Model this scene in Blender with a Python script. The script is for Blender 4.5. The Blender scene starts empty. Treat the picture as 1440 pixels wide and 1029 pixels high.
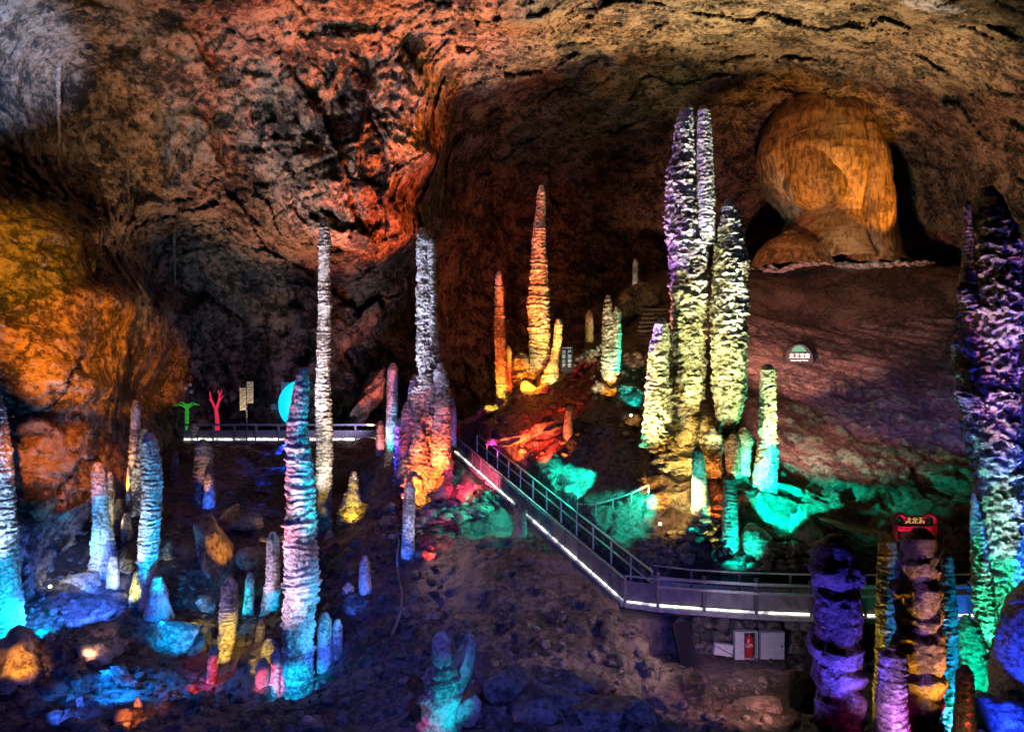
import bpy, bmesh, math, random
import numpy as np
from mathutils import Vector, Matrix

# ------------------------------------------------------------------ camera, world, exposure
scene = bpy.context.scene
col = scene.collection
F = 1040.0            # focal length in photo pixels (1440 wide)
CX, HY = 720.0, 550.0 # principal column, horizon row

cam_d = bpy.data.cameras.new('camera')
cam = bpy.data.objects.new('camera', cam_d)
col.objects.link(cam)
cam.location = (0, 0, 0)
cam.rotation_euler = (math.radians(90), 0, 0)
cam_d.sensor_width = 36.0
cam_d.lens = 36.0 * F / 1440.0
cam_d.shift_y = (HY - 514.5) / 1440.0
cam_d.clip_start = 0.1
cam_d.clip_end = 400
scene.camera = cam

world = bpy.data.worlds.new('World')
scene.world = world
world.use_nodes = True
bg = world.node_tree.nodes['Background']
bg.inputs[0].default_value = (0.02, 0.025, 0.06, 1)   # closed cavern: no daylight reaches it
bg.inputs[1].default_value = 0.05

scene.render.engine = 'CYCLES'
scene.cycles.use_denoising = True
scene.cycles.denoising_prefilter = 'NONE'
scene.cycles.max_bounces = 3
scene.cycles.diffuse_bounces = 1
scene.cycles.glossy_bounces = 1
scene.cycles.use_adaptive_sampling = True
scene.cycles.adaptive_threshold = 0.02
scene.cycles.caustics_reflective = False
scene.cycles.caustics_refractive = False
scene.cycles.transmission_bounces = 3
scene.cycles.use_light_tree = True
scene.cycles.sample_clamp_indirect = 6.0
scene.view_settings.view_transform = 'Standard'
scene.view_settings.look = 'None'
scene.view_settings.exposure = 0.2
scene.view_settings.gamma = 1.0

def at(px, py, d):
    """a photo pixel at the depth d (metres in front of the camera)"""
    return np.array([(px - CX) / F * d, d, -(py - HY) / F * d])

# ------------------------------------------------------------------ noise
def _hash(ix, iy, iz, seed=0):
    h = (ix.astype(np.uint32) * np.uint32(374761393) + iy.astype(np.uint32) * np.uint32(668265263)
         + iz.astype(np.uint32) * np.uint32(2147483647) + np.uint32((seed * 1274126177 + 97) & 0xffffffff))
    h = (h ^ (h >> np.uint32(13))) * np.uint32(1274126177)
    h = (h ^ (h >> np.uint32(16))) * np.uint32(2246822519)
    h = h ^ (h >> np.uint32(13))
    return (h & np.uint32(0xffffff)).astype(np.float32) / np.float32(0xffffff)

def vnoise(P, seed=0):
    P = np.asarray(P, dtype=np.float32)
    I = np.floor(P)
    f = P - I
    I = I.astype(np.int64)
    u = f * f * f * (f * (f * 6 - 15) + 10)
    x0, y0, z0 = I[:, 0], I[:, 1], I[:, 2]
    r = 0
    for dx in (0, 1):
        wx = u[:, 0] if dx else 1 - u[:, 0]
        for dy in (0, 1):
            wy = u[:, 1] if dy else 1 - u[:, 1]
            for dz in (0, 1):
                wz = u[:, 2] if dz else 1 - u[:, 2]
                r = r + wx * wy * wz * _hash(x0 + dx, y0 + dy, z0 + dz, seed)
    return r * 2 - 1

def fbm(P, octv=4, seed=0, gain=0.5, lac=2.03):
    a, s, n = 1.0, 0, 0
    P = np.asarray(P, dtype=np.float32)
    for o in range(octv):
        s = s + a * vnoise(P, seed + o * 7)
        n += a
        a *= gain
        P = P * lac + 11.3
    return s / n

def ridged(P, octv=3, seed=0):
    a, s, n = 1.0, 0, 0
    P = np.asarray(P, dtype=np.float32)
    for o in range(octv):
        s = s + a * (1 - 2 * np.abs(vnoise(P, seed + o * 5)))
        n += a
        a *= 0.5
        P = P * 2.1 + 5.7
    return s / n

def hash1(k, seed=0):
    z = np.zeros_like(k)
    return _hash(k, z, z, seed)

def layers(h, seed=0, sharp=0.16):
    """bedded ledges: each layer sticks out by its own amount, with an undercut lower lip"""
    k = np.floor(h)
    s = h - k
    ki = k.astype(np.int64)
    a = hash1(ki, seed)
    p = np.where(s < sharp, s / sharp, 1 - ((s - sharp) / (1 - sharp)) ** 1.5 * 0.7)
    return a * 0.75 + 0.25 * p + p * (0.35 + 0.4 * hash1(ki, seed + 3)) - 0.6

def blocks(P, seed, tilt=0.5):
    """fractured rock: random cells, each with its own height and its own tilted face; also the width of the joint"""
    P = np.asarray(P, np.float32)
    I = np.floor(P).astype(np.int64)
    f = P - I
    b1 = np.full(len(P), 9.0, np.float32); b2 = b1.copy()
    off = np.zeros(len(P), np.float32); tl = np.zeros(len(P), np.float32)
    for dx in (-1, 0, 1):
        for dy in (-1, 0, 1):
            for dz in (-1, 0, 1):
                cx, cy, cz = I[:, 0] + dx, I[:, 1] + dy, I[:, 2] + dz
                hx = _hash(cx, cy, cz, seed); hy = _hash(cx, cy, cz, seed + 1); hz = _hash(cx, cy, cz, seed + 2)
                vx = dx + hx - f[:, 0]; vy = dy + hy - f[:, 1]; vz = dz + hz - f[:, 2]
                d2 = vx * vx + vy * vy + vz * vz
                n = d2 < b1
                b2 = np.where(n, b1, np.minimum(b2, d2))
                b1 = np.where(n, d2, b1)
                ho = _hash(cx, cy, cz, seed + 3)
                t = -(vx * (hy * 2 - 1) + vy * (hz * 2 - 1) + vz * (hx * 2 - 1))
                off = np.where(n, ho * 2 - 1, off)
                tl = np.where(n, t, tl)
    joint = np.exp(-((np.sqrt(b2) - np.sqrt(b1)) / 0.07) ** 2)
    return off + tl * 2 * tilt, joint

def rbf(ctrl, vals, smooth=0.0):
    ctrl = np.asarray(ctrl, float)
    vals = np.asarray(vals, float)
    n = len(ctrl)
    D = np.linalg.norm(ctrl[:, None] - ctrl[None], axis=2)
    A = np.zeros((n + 1, n + 1))
    A[:n, :n] = -D + np.eye(n) * smooth
    A[:n, n] = 1
    A[n, :n] = 1
    w = np.linalg.lstsq(A, np.append(vals, 0), rcond=None)[0]
    def f(Q):
        Q = np.asarray(Q, float)
        out = np.empty(len(Q))
        for i in range(0, len(Q), 20000):
            q = Q[i:i + 20000]
            d = np.sqrt(((q[:, None] - ctrl[None]) ** 2).sum(2))
            out[i:i + 20000] = -d @ w[:n] + w[n]
        return out
    return f

# ------------------------------------------------------------------ mesh helpers
def mesh_from(name, V, faces, smooth=True):
    me = bpy.data.meshes.new(name)
    V = np.asarray(V, dtype=np.float32)
    if isinstance(faces, np.ndarray):
        k = faces.shape[1]
        me.vertices.add(len(V))
        me.vertices.foreach_set('co', V.ravel())
        me.loops.add(faces.size)
        me.loops.foreach_set('vertex_index', faces.astype(np.int32).ravel())
        me.polygons.add(len(faces))
        me.polygons.foreach_set('loop_start', np.arange(0, faces.size, k, dtype=np.int32))
        me.polygons.foreach_set('loop_total', np.full(len(faces), k, dtype=np.int32))
        me.update(calc_edges=True)
    else:
        me.from_pydata([tuple(map(float, v)) for v in V], [], faces)
        me.update()
    me.polygons.foreach_set('use_smooth', np.full(len(me.polygons), smooth))
    return me

def grid_faces(nu, nv, wrap=False):
    i = np.arange(nv - 1)[:, None]
    if wrap:
        j = np.arange(nu)[None]
        j2 = (j + 1) % nu
    else:
        j = np.arange(nu - 1)[None]
        j2 = j + 1
    a = i * nu + j
    b = i * nu + j2
    c = (i + 1) * nu + j2
    d = (i + 1) * nu + j
    return np.stack([a, b, c, d], -1).reshape(-1, 4)

def link(name, me, mat=None, parent=None, label=None, cat=None, group=None, kind=None):
    o = bpy.data.objects.new(name, me)
    col.objects.link(o)
    if mat is not None and me is not None and not me.materials:
        me.materials.append(mat)
    if parent is not None:
        o.parent = parent
    for k, v in (('label', label), ('category', cat), ('group', group), ('kind', kind)):
        if v:
            o[k] = v
    return o

def empty(name, loc, label, cat, group=None):
    o = link(name, None, label=label, cat=cat, group=group)
    o.location = tuple(map(float, loc))
    return o

BOXF = [(0, 3, 2, 1), (4, 5, 6, 7), (0, 1, 5, 4), (1, 2, 6, 5), (2, 3, 7, 6), (3, 0, 4, 7)]
class MB:
    """collects boxes, beams and tubes for ONE mesh"""
    def __init__(s):
        s.v, s.f = [], []
    def add(s, V, Fc):
        b = len(s.v)
        s.v += [tuple(map(float, v)) for v in V]
        s.f += [tuple(b + i for i in f) for f in Fc]
        return s
    def box(s, c, size, rot=None):
        c = np.array(c, float)
        hx, hy, hz = np.array(size) / 2
        V = np.array([(-hx, -hy, -hz), (hx, -hy, -hz), (hx, hy, -hz), (-hx, hy, -hz),
                      (-hx, -hy, hz), (hx, -hy, hz), (hx, hy, hz), (-hx, hy, hz)])
        if rot is not None:
            V = V @ np.array(rot).T
        return s.add(V + c, BOXF)
    def beam(s, a, b, w, h, up=(0, 0, 1)):
        a, b = np.array(a, float), np.array(b, float)
        d = b - a
        L = np.linalg.norm(d)
        d = d / L
        up = np.array(up, float)
        sd = np.cross(d, up)
        sd /= np.linalg.norm(sd)
        u = np.cross(sd, d)
        return s.box((a + b) / 2, (L, w, h), np.stack([d, sd, u], 1))
    def tube(s, pts, rad, n=8, cap=True):
        pts = [np.array(p, float) for p in pts]
        rad = rad if hasattr(rad, '__len__') else [rad] * len(pts)
        V, Fc = [], []
        for i, p in enumerate(pts):
            t = pts[min(i + 1, len(pts) - 1)] - pts[max(i - 1, 0)]
            t /= np.linalg.norm(t) + 1e-9
            a = np.cross(t, (0, 1, 0.02))
            if np.linalg.norm(a) < 1e-3:
                a = np.cross(t, (1, 0, 0))
            a /= np.linalg.norm(a)
            b = np.cross(t, a)
            for k in range(n):
                th = 2 * math.pi * k / n
                V.append(p + rad[i] * (math.cos(th) * a + math.sin(th) * b))
        for i in range(len(pts) - 1):
            for k in range(n):
                Fc.append((i * n + k, i * n + (k + 1) % n, (i + 1) * n + (k + 1) % n, (i + 1) * n + k))
        if cap:
            Fc.append(tuple(range(n)))
            m = (len(pts) - 1) * n
            Fc.append(tuple(m + k for k in reversed(range(n))))
        return s.add(V, Fc)
    def build(s, name, mat, parent=None, smooth=False, **kw):
        me = mesh_from(name, np.array(s.v), s.f, smooth)
        o = link(name, me, mat, parent, **kw)
        if parent is not None:
            o.matrix_parent_inverse = Matrix.Translation(-Vector(parent.location))
        return o

# ------------------------------------------------------------------ materials
def node_mat(name):
    m = bpy.data.materials.new(name)
    m.use_nodes = True
    nt = m.node_tree
    b = nt.nodes['Principled BSDF']
    return m, nt, b

def ramp(nt, fac, stops):
    r = nt.nodes.new('ShaderNodeValToRGB')
    e = r.color_ramp.elements
    while len(e) < len(stops):
        e.new(0.5)
    for i, (p, c) in enumerate(stops):
        e[i].position = p
        e[i].color = (*c, 1) if len(c) == 3 else c
    nt.links.new(fac, r.inputs[0])
    return r.outputs[0]

def noise_n(nt, vec, scale, detail=6, rough=0.6, dist=0.0):
    n = nt.nodes.new('ShaderNodeTexNoise')
    n.inputs['Scale'].default_value = scale
    n.inputs['Detail'].default_value = detail
    n.inputs['Roughness'].default_value = rough
    n.inputs['Distortion'].default_value = dist
    nt.links.new(vec, n.inputs['Vector'])
    return n.outputs['Fac']

def math_n(nt, op, a, b):
    n = nt.nodes.new('ShaderNodeMath')
    n.operation = op
    for i, x in enumerate((a, b)):
        if isinstance(x, (int, float)):
            n.inputs[i].default_value = x
        else:
            nt.links.new(x, n.inputs[i])
    return n.outputs[0]

def mapping(nt, scale=(1, 1, 1), rot=(0, 0, 0)):
    g = nt.nodes.new('ShaderNodeNewGeometry')
    mp = nt.nodes.new('ShaderNodeMapping')
    mp.inputs['Scale'].default_value = scale
    mp.inputs['Rotation'].default_value = rot
    nt.links.new(g.outputs['Position'], mp.inputs['Vector'])
    return mp.outputs[0]

def bump(nt, b, height, strength, dist):
    n = nt.nodes.new('ShaderNodeBump')
    n.inputs['Strength'].default_value = strength
    n.inputs['Distance'].default_value = dist
    nt.links.new(height, n.inputs['Height'])
    nt.links.new(n.outputs[0], b.inputs['Normal'])

def rock_mat(name, stops, scale=3.0, bs=0.9, bd=0.25, rough=0.65, squash=1.0, rot=(0, 0, 0), detail=6):
    """tone comes from a per-vertex noise field, one more noise adds grain and relief"""
    m, nt, b = node_mat(name)
    v = mapping(nt, (scale, scale, scale * squash), rot)
    n2 = noise_n(nt, v, 1.0, detail, 0.74)
    at_ = nt.nodes.new('ShaderNodeAttribute')
    at_.attribute_name = 'tone'
    mix = math_n(nt, 'ADD', math_n(nt, 'MULTIPLY', at_.outputs['Fac'], 0.45), math_n(nt, 'MULTIPLY', math_n(nt, 'ADD', math_n(nt, 'MULTIPLY', n2, 3.2), -1.1), 0.55))
    nt.links.new(ramp(nt, mix, stops), b.inputs['Base Color'])
    bump(nt, b, n2, bs, bd)
    b.inputs['Roughness'].default_value = rough
    b.inputs['Specular IOR Level'].default_value = 0.4
    return m

M_WALL = rock_mat('cave_rock', [(0.33, (0.03, 0.024, 0.02)), (0.45, (0.16, 0.11, 0.07)), (0.55, (0.29, 0.19, 0.115)), (0.68, (0.41, 0.295, 0.20))],
                  3.0, 1.0, 0.42, 0.5, 1.0, (0.15, 0.2, 0), 7)
M_MUD = rock_mat('cave_mud', [(0.33, (0.022, 0.018, 0.018)), (0.5, (0.085, 0.06, 0.052)), (0.66, (0.17, 0.12, 0.10))],
                 4.0, 0.9, 0.16, 0.5, 1.0)
M_STONE = rock_mat('loose_stone', [(0.33, (0.05, 0.04, 0.035)), (0.5, (0.19, 0.155, 0.125)), (0.68, (0.33, 0.28, 0.23))],
                   5.0, 0.9, 0.11, 0.55)
M_RUB = rock_mat('rubble_stone', [(0.33, (0.025, 0.02, 0.018)), (0.5, (0.085, 0.068, 0.058)), (0.68, (0.17, 0.14, 0.12))],
                 5.0, 0.9, 0.11, 0.5)
M_FLOW = rock_mat('flowstone', [(0.3, (0.14, 0.10, 0.07)), (0.5, (0.36, 0.27, 0.18)), (0.7, (0.52, 0.42, 0.31))],
                  3.6, 0.8, 0.16, 0.42, 0.5)
M_DOME = rock_mat('ochre_flowstone', [(0.3, (0.10, 0.055, 0.02)), (0.5, (0.30, 0.165, 0.055)), (0.7, (0.42, 0.26, 0.10))], 3.0, 0.8, 0.12, 0.45, 0.3)
M_CAL = rock_mat('calcite', [(0.32, (0.17, 0.13, 0.095)), (0.5, (0.47, 0.39, 0.31)), (0.66, (0.70, 0.63, 0.54))], 7.0, 0.9, 0.09, 0.42, 1.3)
M_CALS = rock_mat('calcite_scaly', [(0.32, (0.15, 0.115, 0.08)), (0.5, (0.45, 0.385, 0.29)), (0.66, (0.68, 0.61, 0.50))], 5.0, 1.0, 0.16, 0.45, 1.5)
M_CALD = rock_mat('calcite_brown', [(0.32, (0.07, 0.05, 0.04)), (0.5, (0.22, 0.165, 0.125)), (0.68, (0.40, 0.32, 0.25))], 8.0, 1.0, 0.13, 0.36, 1.3)

def tone(me, V, scale, seed_, octv=4, extra=None):
    t = 0.5 + 0.95 * fbm(np.asarray(V) * scale, octv, seed_, 0.6)
    if extra is not None:
        t = t + extra
    at_ = me.attributes.new('tone', 'FLOAT', 'POINT')
    at_.data.foreach_set('value', np.clip(t, 0, 1).astype(np.float32))

def plain(name, colr, rough=0.5, metal=0.0, scale=20.0, var=0.25, emit=None, es=0.0, bd=0.004):
    m, nt, b = node_mat(name)
    v = mapping(nt)
    n = noise_n(nt, v, scale, 5, 0.6)
    c = np.array(colr)
    nt.links.new(ramp(nt, n, [(0.3, tuple(c * (1 - var))), (0.7, tuple(np.minimum(c * (1 + var), 1)))]), b.inputs['Base Color'])
    b.inputs['Roughness'].default_value = rough
    b.inputs['Metallic'].default_value = metal
    bump(nt, b, n, 0.4, bd)
    if emit:
        b.inputs['Emission Color'].default_value = (*emit, 1)
        b.inputs['Emission Strength'].default_value = es
    return m

M_CONC = plain('weathered_concrete', (0.30, 0.28, 0.26), 0.75, 0, 6, 0.35, bd=0.02)
M_DECK = plain('dark_deck', (0.09, 0.085, 0.085), 0.6, 0, 8, 0.4, bd=0.01)
M_STEEL = plain('railing_steel', (0.42, 0.40, 0.40), 0.38, 0.6, 14, 0.25)
M_PANEL = plain('railing_panel', (0.17, 0.145, 0.145), 0.5, 0.0, 2.5, 0.5)
M_POST = plain('dark_post', (0.13, 0.12, 0.12), 0.5, 0.2, 10, 0.3)
M_LED = plain('led_strip', (0.8, 0.8, 0.75), 0.5, 0, 10, 0.1, (1.0, 0.98, 0.82), 5.0)
_n = M_LED.node_tree
_b = _n.nodes['Principled BSDF']
_f = noise_n(_n, mapping(_n), 2.2, 3, 0.7)
_n.links.new(ramp(_n, _f, [(0.40, (0.25,) * 3), (0.62, (2.8,) * 3)]), _b.inputs['Emission Strength'])
M_BLACK = plain('black_paint', (0.02, 0.018, 0.017), 0.45, 0.1, 12, 0.3)
M_WOOD = plain('sign_wood', (0.55, 0.44, 0.28), 0.7, 0, 14, 0.3)
M_CABLE = plain('cable', (0.20, 0.16, 0.14), 0.6, 0, 20, 0.3)
M_WHITE = plain('white_paint', (0.75, 0.75, 0.72), 0.5, 0, 12, 0.1)
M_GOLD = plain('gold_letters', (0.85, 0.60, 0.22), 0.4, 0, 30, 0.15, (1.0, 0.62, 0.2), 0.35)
M_REDP = plain('red_paint', (0.55, 0.03, 0.09), 0.42, 0, 10, 0.2)
M_MOON = plain('moon_lamp', (0.05, 0.6, 0.7), 0.5, 0, 3, 0.1, (0.0, 0.62, 0.85), 1.15)
M_TREE = plain('red_lamp_tree', (0.6, 0.03, 0.08), 0.5, 0, 12, 0.2, (1.0, 0.03, 0.10), 0.55)
M_LEAF = plain('green_lamp_plant', (0.05, 0.45, 0.08), 0.5, 0, 12, 0.25, (0.08, 0.75, 0.08), 0.25)
M_LAMP = plain('lamp_glass', (0.9, 0.9, 0.85), 0.3, 0, 12, 0.05, (1.0, 0.9, 0.6), 14.0)
M_LAMPG = plain('lamp_glass_green', (0.9, 0.9, 0.85), 0.3, 0, 12, 0.05, (0.55, 1.0, 0.75), 12.0)
M_LAMPB = plain('lamp_glass_blue', (0.2, 0.3, 0.9), 0.3, 0, 12, 0.05, (0.02, 0.25, 1.0), 14.0)
M_GREY = plain('cabinet_grey', (0.50, 0.47, 0.46), 0.45, 0.1, 9, 0.12)
M_RED = plain('extinguisher_red', (0.50, 0.03, 0.03), 0.35, 0.0, 9, 0.15)
M_DSTONE = plain('sign_stone', (0.018, 0.018, 0.02), 0.85, 0.0, 6, 0.4, bd=0.02)
M_GREENB = plain('sign_green', (0.03, 0.22, 0.11), 0.5, 0.0, 30, 0.5)

# ------------------------------------------------------------------ lights
BLUE = (0.03, 0.13, 1.0); DBLUE = (0.02, 0.03, 1.0); CYAN = (0.0, 0.42, 1.0); TEAL = (0.0, 1.0, 0.62); AQUA = (0.02, 0.75, 0.85)
YEL = (1.0, 0.72, 0.05); YG = (0.92, 1.0, 0.36); ORG = (1.0, 0.22, 0.015); RED = (1.0, 0.05, 0.03); MAG = (1.0, 0.04, 0.55)
PURP = (0.30, 0.13, 1.0); LAV = (0.55, 0.45, 1.0); WHITE = (1.0, 0.93, 0.85); WARM = (1.0, 0.62, 0.28); AMBER = (1.0, 0.36, 0.02); ICE = (0.62, 0.74, 1.0)
def lamp(pos, target, color, k, angle=50, blend=0.6, size=0.08, alb=0.45):
    """a spotlight at pos; k is about the brightness it gives a stone surface at its target"""
    pos, target = np.array(pos, float), np.array(target, float)
    d = target - pos
    r2 = float(d @ d)
    ld = bpy.data.lights.new('spotlight', 'SPOT')
    ld.color = color
    ld.energy = k * 4 * math.pi ** 2 * r2 / alb
    ld.spot_size = math.radians(angle)
    ld.spot_blend = blend
    ld.shadow_soft_size = size
    o = bpy.data.objects.new('spotlight', ld)
    col.objects.link(o)
    o.location = tuple(pos)
    o.rotation_euler = Vector(d).to_track_quat('-Z', 'Y').to_euler()
    return o

# ------------------------------------------------------------------ the stalagmites: depth, outline in photo pixels from tip to foot (x, y, width)
# style: r = stacked rings, s = scaly plates, k = smooth knobs, c = craggy lumps
ST = {}
def S(key, d, pts, style, label, mat='cal', **kw):
    ST[key] = dict(d=d, pts=pts, style=style, label=label, mat=mat, **kw)

# far left and the basin
S('L0', 25, [(-6, 552, 10), (-3, 580, 22), (0, 640, 32), (2, 740, 34), (4, 840, 40), (2, 912, 46)], 'r', 'cyan lit ringed stalagmite cut off by the left edge of the picture')
S('L1', 30, [(138, 652, 11), (138, 662, 17), (140, 700, 18), (143, 740, 24), (146, 790, 34), (146, 815, 46)], 'r', 'blue ringed stalagmite with a fat foot below the orange rock wall')
S('L1b', 29.2, [(160, 783, 10), (160, 800, 15), (160, 828, 18)], 'k', 'short dark blue knob against the foot of a blue stalagmite')
S('L1c', 30.8, [(153, 665, 7), (154, 680, 11), (153, 715, 10), (152, 760, 11)], 'c', 'thin yellow stalagmite right behind a blue one, below the orange wall')
S('L2', 28, [(210, 611, 12), (211, 620, 22), (213, 650, 27), (213, 700, 26), (208, 760, 26), (205, 800, 24), (208, 860, 30)], 'r', 'tall pale cyan ringed stalagmite with a white left edge in the left basin')
S('L2b', 27.4, [(221, 813, 13), (222, 830, 24), (221, 850, 29), (221, 872, 44)], 'k', 'bright blue smooth cone standing against the foot of the pale cyan stalagmite')
S('L2c', 28.4, [(194, 805, 12), (193, 820, 18), (191, 856, 24)], 'k', 'lavender knob left of the foot of the pale cyan stalagmite')
S('L3', 34, [(190, 564, 7), (190, 575, 12), (189, 620, 12), (189, 660, 14), (188, 705, 16)], 'c', 'thin amber stalagmite with a forked tip behind the pale cyan one')
S('L3b', 32, [(203, 603, 9), (202, 612, 9), (199, 640, 12), (195, 670, 16), (193, 712, 18)], 'c', 'thin cream white stalagmite leaning out from behind the pale cyan one')
S('L3c', 33, [(181, 657, 4), (181, 670, 6), (180, 715, 7)], 'c', 'very thin pale green stalagmite left of the cream white one')
S('L4', 31.5, [(168, 702, 8), (168, 712, 13), (167, 735, 14), (167, 752, 17)], 'k', 'small brown bottle shaped stalagmite between the blue and the pale cyan ones', 'brown')
S('L4b', 31, [(178, 722, 6), (178, 730, 12), (178, 748, 16)], 'k', 'low brown bump beside the small bottle shaped stalagmite', 'brown')
S('L5', 37, [(285, 620, 10), (285, 628, 22), (286, 650, 25), (287, 680, 24), (287, 708, 28)], 'c', 'stout brown stump with a pinkish top below the left walkway', 'brown')
S('L5b', 36.3, [(295, 666, 8), (295, 675, 15), (294, 700, 16), (294, 722, 18)], 'r', 'small blue stump in front of the stout brown stump')
S('L5c', 38, [(247, 637, 4), (246, 645, 8), (244, 668, 9), (242, 690, 10)], 'c', 'small olive spike under the left end of the left walkway', 'brown')
S('L6', 29, [(384, 749, 8), (384, 758, 17), (386, 790, 19), (386, 825, 22), (380, 868, 24)], 'r', 'white and violet ringed stalagmite left of the thick foreground column')
S('L6b', 29.4, [(351, 806, 7), (351, 815, 12), (350, 840, 13), (347, 874, 18)], 'k', 'short cyan stalagmite right of the tall yellow stub')
S('L7', 25.8, [(322, 813, 9), (322, 822, 21), (320, 860, 24), (317, 905, 24), (315, 925, 17), (316, 948, 20)], 'r', 'yellow ringed stalagmite with a violet tip in the lower left field')
S('L7b', 25.5, [(368, 870, 7), (368, 878, 12), (367, 898, 13)], 'k', 'small yellow egg shaped knob left of the thick foreground column')
S('L7c', 25, [(378, 898, 8), (378, 906, 20), (377, 922, 24)], 'k', 'low yellow dome below the small egg shaped knob')
S('L8', 24.4, [(299, 906, 6), (299, 915, 13), (298, 940, 14), (296, 970, 15)], 'r', 'small red ringed stalagmite with a dark tip in the lower left field')
S('L8b', 23.5, [(277, 984, 5), (277, 992, 9), (277, 1008, 11)], 'k', 'tiny red stub below the red ringed stalagmite')
S('L9', 24.2, [(389, 913, 8), (389, 922, 17), (389, 950, 20), (388, 968, 26), (388, 985, 27)], 'r', 'pink ringed stub against the foot of the thick foreground column')
S('L9b', 24, [(370, 926, 8), (370, 936, 18), (369, 965, 20)], 'k', 'dark brown smooth stub left of the pink ringed stub', 'brown')
S('BIG', 24, [(428, 519, 12), (427, 528, 18), (426, 560, 24), (420, 600, 27), (425, 650, 34), (425, 700, 38), (424, 760, 44), (424, 820, 45), (419, 870, 42), (418, 930, 42), (418, 965, 45), (420, 996, 58)], 'r', 'thick ringed column in the left foreground, pink on top and cyan below', amp=0.22)
S('NEEDLE', 37, [(457, 308, 10), (457, 318, 15), (456, 380, 16), (455, 460, 18), (454, 530, 18), (456, 570, 22), (455, 640, 22), (454, 700, 21), (453, 770, 26)], 'r', 'very tall slender white ringed column, tallest in the left half', amp=0.2)
S('N2', 35.6, [(464, 746, 8), (464, 754, 18), (464, 780, 20)], 'k', 'low grey stump at the foot of the tall slender white column')
S('B1', 24.5, [(457, 863, 10), (457, 872, 18), (457, 905, 20), (457, 938, 20)], 'r', 'left one of two short blue stubs right of the thick foreground column', amp=0.08)
S('B2', 24.7, [(475, 872, 8), (475, 880, 14), (475, 900, 15), (475, 922, 16)], 'r', 'right one of two short blue stubs right of the thick foreground column', amp=0.08)
S('Y1', 36, [(497, 664, 6), (497, 672, 12), (496, 686, 13), (494, 700, 20), (493, 718, 36)], 'c', 'small yellow lit stalagmite on a mound right of the slender white column')
S('RING', 30, [(576, 679, 8), (576, 686, 15), (575, 730, 17), (574, 770, 18), (574, 796, 18)], 'r', 'blue and white banded stalagmite beside the hanging cable', amp=0.16)
S('RB', 27.2, [(513, 783, 8), (513, 792, 15), (512, 820, 17), (512, 848, 18)], 'r', 'short blue stalagmite left of the hanging cable', amp=0.08)
S('RB2', 27.2, [(490, 820, 6), (490, 826, 16), (490, 840, 20)], 'k', 'low blue knob beside the short blue stalagmite')
S('FG', 17, [(620, 891, 14), (620, 899, 28), (620, 935, 30), (622, 941, 36), (623, 950, 48), (621, 985, 50), (619, 1020, 52), (620, 1085, 56)], 'r', 'wet ringed cyan stalagmite at the bottom edge with a thinner dark cap', 'brown', nogr=1, amp=0.22, sp=0.27, fine=.5)
S('CONE', 21, [(193, 981, 5), (193, 990, 11), (193, 1003, 17), (192, 1020, 22), (192, 1050, 26)], 'r', 'orange ringed cone at the bottom edge in the left corner', nogr=1, amp=0.1)
S('BP1', 21, [(112, 981, 9), (112, 988, 18), (112, 1012, 20)], 'k', 'right one of two bright blue knobs in the lower left corner')
S('BP2', 21.4, [(98, 979, 8), (98, 988, 17), (97, 1012, 20)], 'k', 'left one of two bright blue knobs in the lower left corner')
S('KN1', 23.5, [(87, 886, 6), (87, 892, 12), (87, 910, 15)], 'k', 'right one of two small tan knobs by the blue lit ground on the far left', 'brown')
S('KN2', 23.3, [(70, 890, 6), (70, 897, 11), (70, 916, 14)], 'k', 'left one of two small tan knobs by the blue lit ground on the far left', 'brown')
S('CAPB', 19.5, [(431, 1008, 10), (431, 1014, 24), (431, 1040, 28)], 'k', 'dark smooth stump at the bottom edge under the thick column', 'brown', nogr=1)
# around the top of the stairs
S('M1', 41, [(535, 592, 5), (535, 598, 12), (535, 620, 12), (535, 644, 13)], 'r', 'small red and white banded stub at the right end of the left walkway', amp=0.2)
S('M2', 38.5, [(553, 512, 8), (553, 520, 14), (553, 560, 15), (552, 600, 16), (551, 645, 18)], 'r', 'violet and aqua ringed stalagmite left of the orange craggy column', amp=0.14)
S('M3', 37.5, [(584, 528, 8), (584, 536, 16), (582, 570, 18), (578, 610, 24), (574, 668, 30)], 'c', 'violet stalagmite leaning against the left side of the orange craggy column')
S('M3b', 36.3, [(573, 566, 6), (573, 574, 14), (574, 600, 20), (572, 640, 24), (568, 672, 26)], 'c', 'red lumpy stub in front of the violet stalagmite', amp=0.25)
S('M3c', 37, [(562, 590, 5), (562, 598, 12), (561, 630, 14), (563, 665, 16)], 'c', 'thin blue violet stalagmite beside the red lumpy stub')
S('ORC', 35.5, [(593, 322, 8), (593, 330, 14), (597, 380, 20), (599, 440, 23), (600, 490, 26), (605, 520, 30), (607, 545, 38), (605, 575, 40), (604, 610, 48), (605, 640, 46), (603, 665, 54), (604, 694, 64)], 'c', 'tall craggy column, white violet above and glowing orange at its foot', amp=0.26, amp2=0.4)
S('M4', 38.2, [(632, 550, 6), (632, 558, 13), (634, 580, 16), (634, 612, 18)], 'k', 'dark blue stub right behind the orange craggy column')
S('T1', 41, [(702, 382, 5), (702, 388, 9), (702, 420, 12), (703, 470, 14), (704, 520, 16), (706, 566, 19)], 'r', 'thin orange stalagmite with a yellow foot, left of the tall orange one', amp=0.24)
S('T1b', 41.2, [(714, 487, 5), (714, 493, 10), (714, 520, 10), (714, 552, 13)], 'r', 'small red stalagmite against the thin orange one', amp=0.2)
S('T2', 42, [(761, 262, 7), (761, 270, 11), (759, 310, 15), (757, 350, 20), (758, 390, 24), (759, 430, 30), (761, 470, 27), (760, 510, 30), (762, 535, 32)], 'r', 'tall tapering orange column beyond the stairs', amp=0.15, amp2=0.12)
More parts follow.
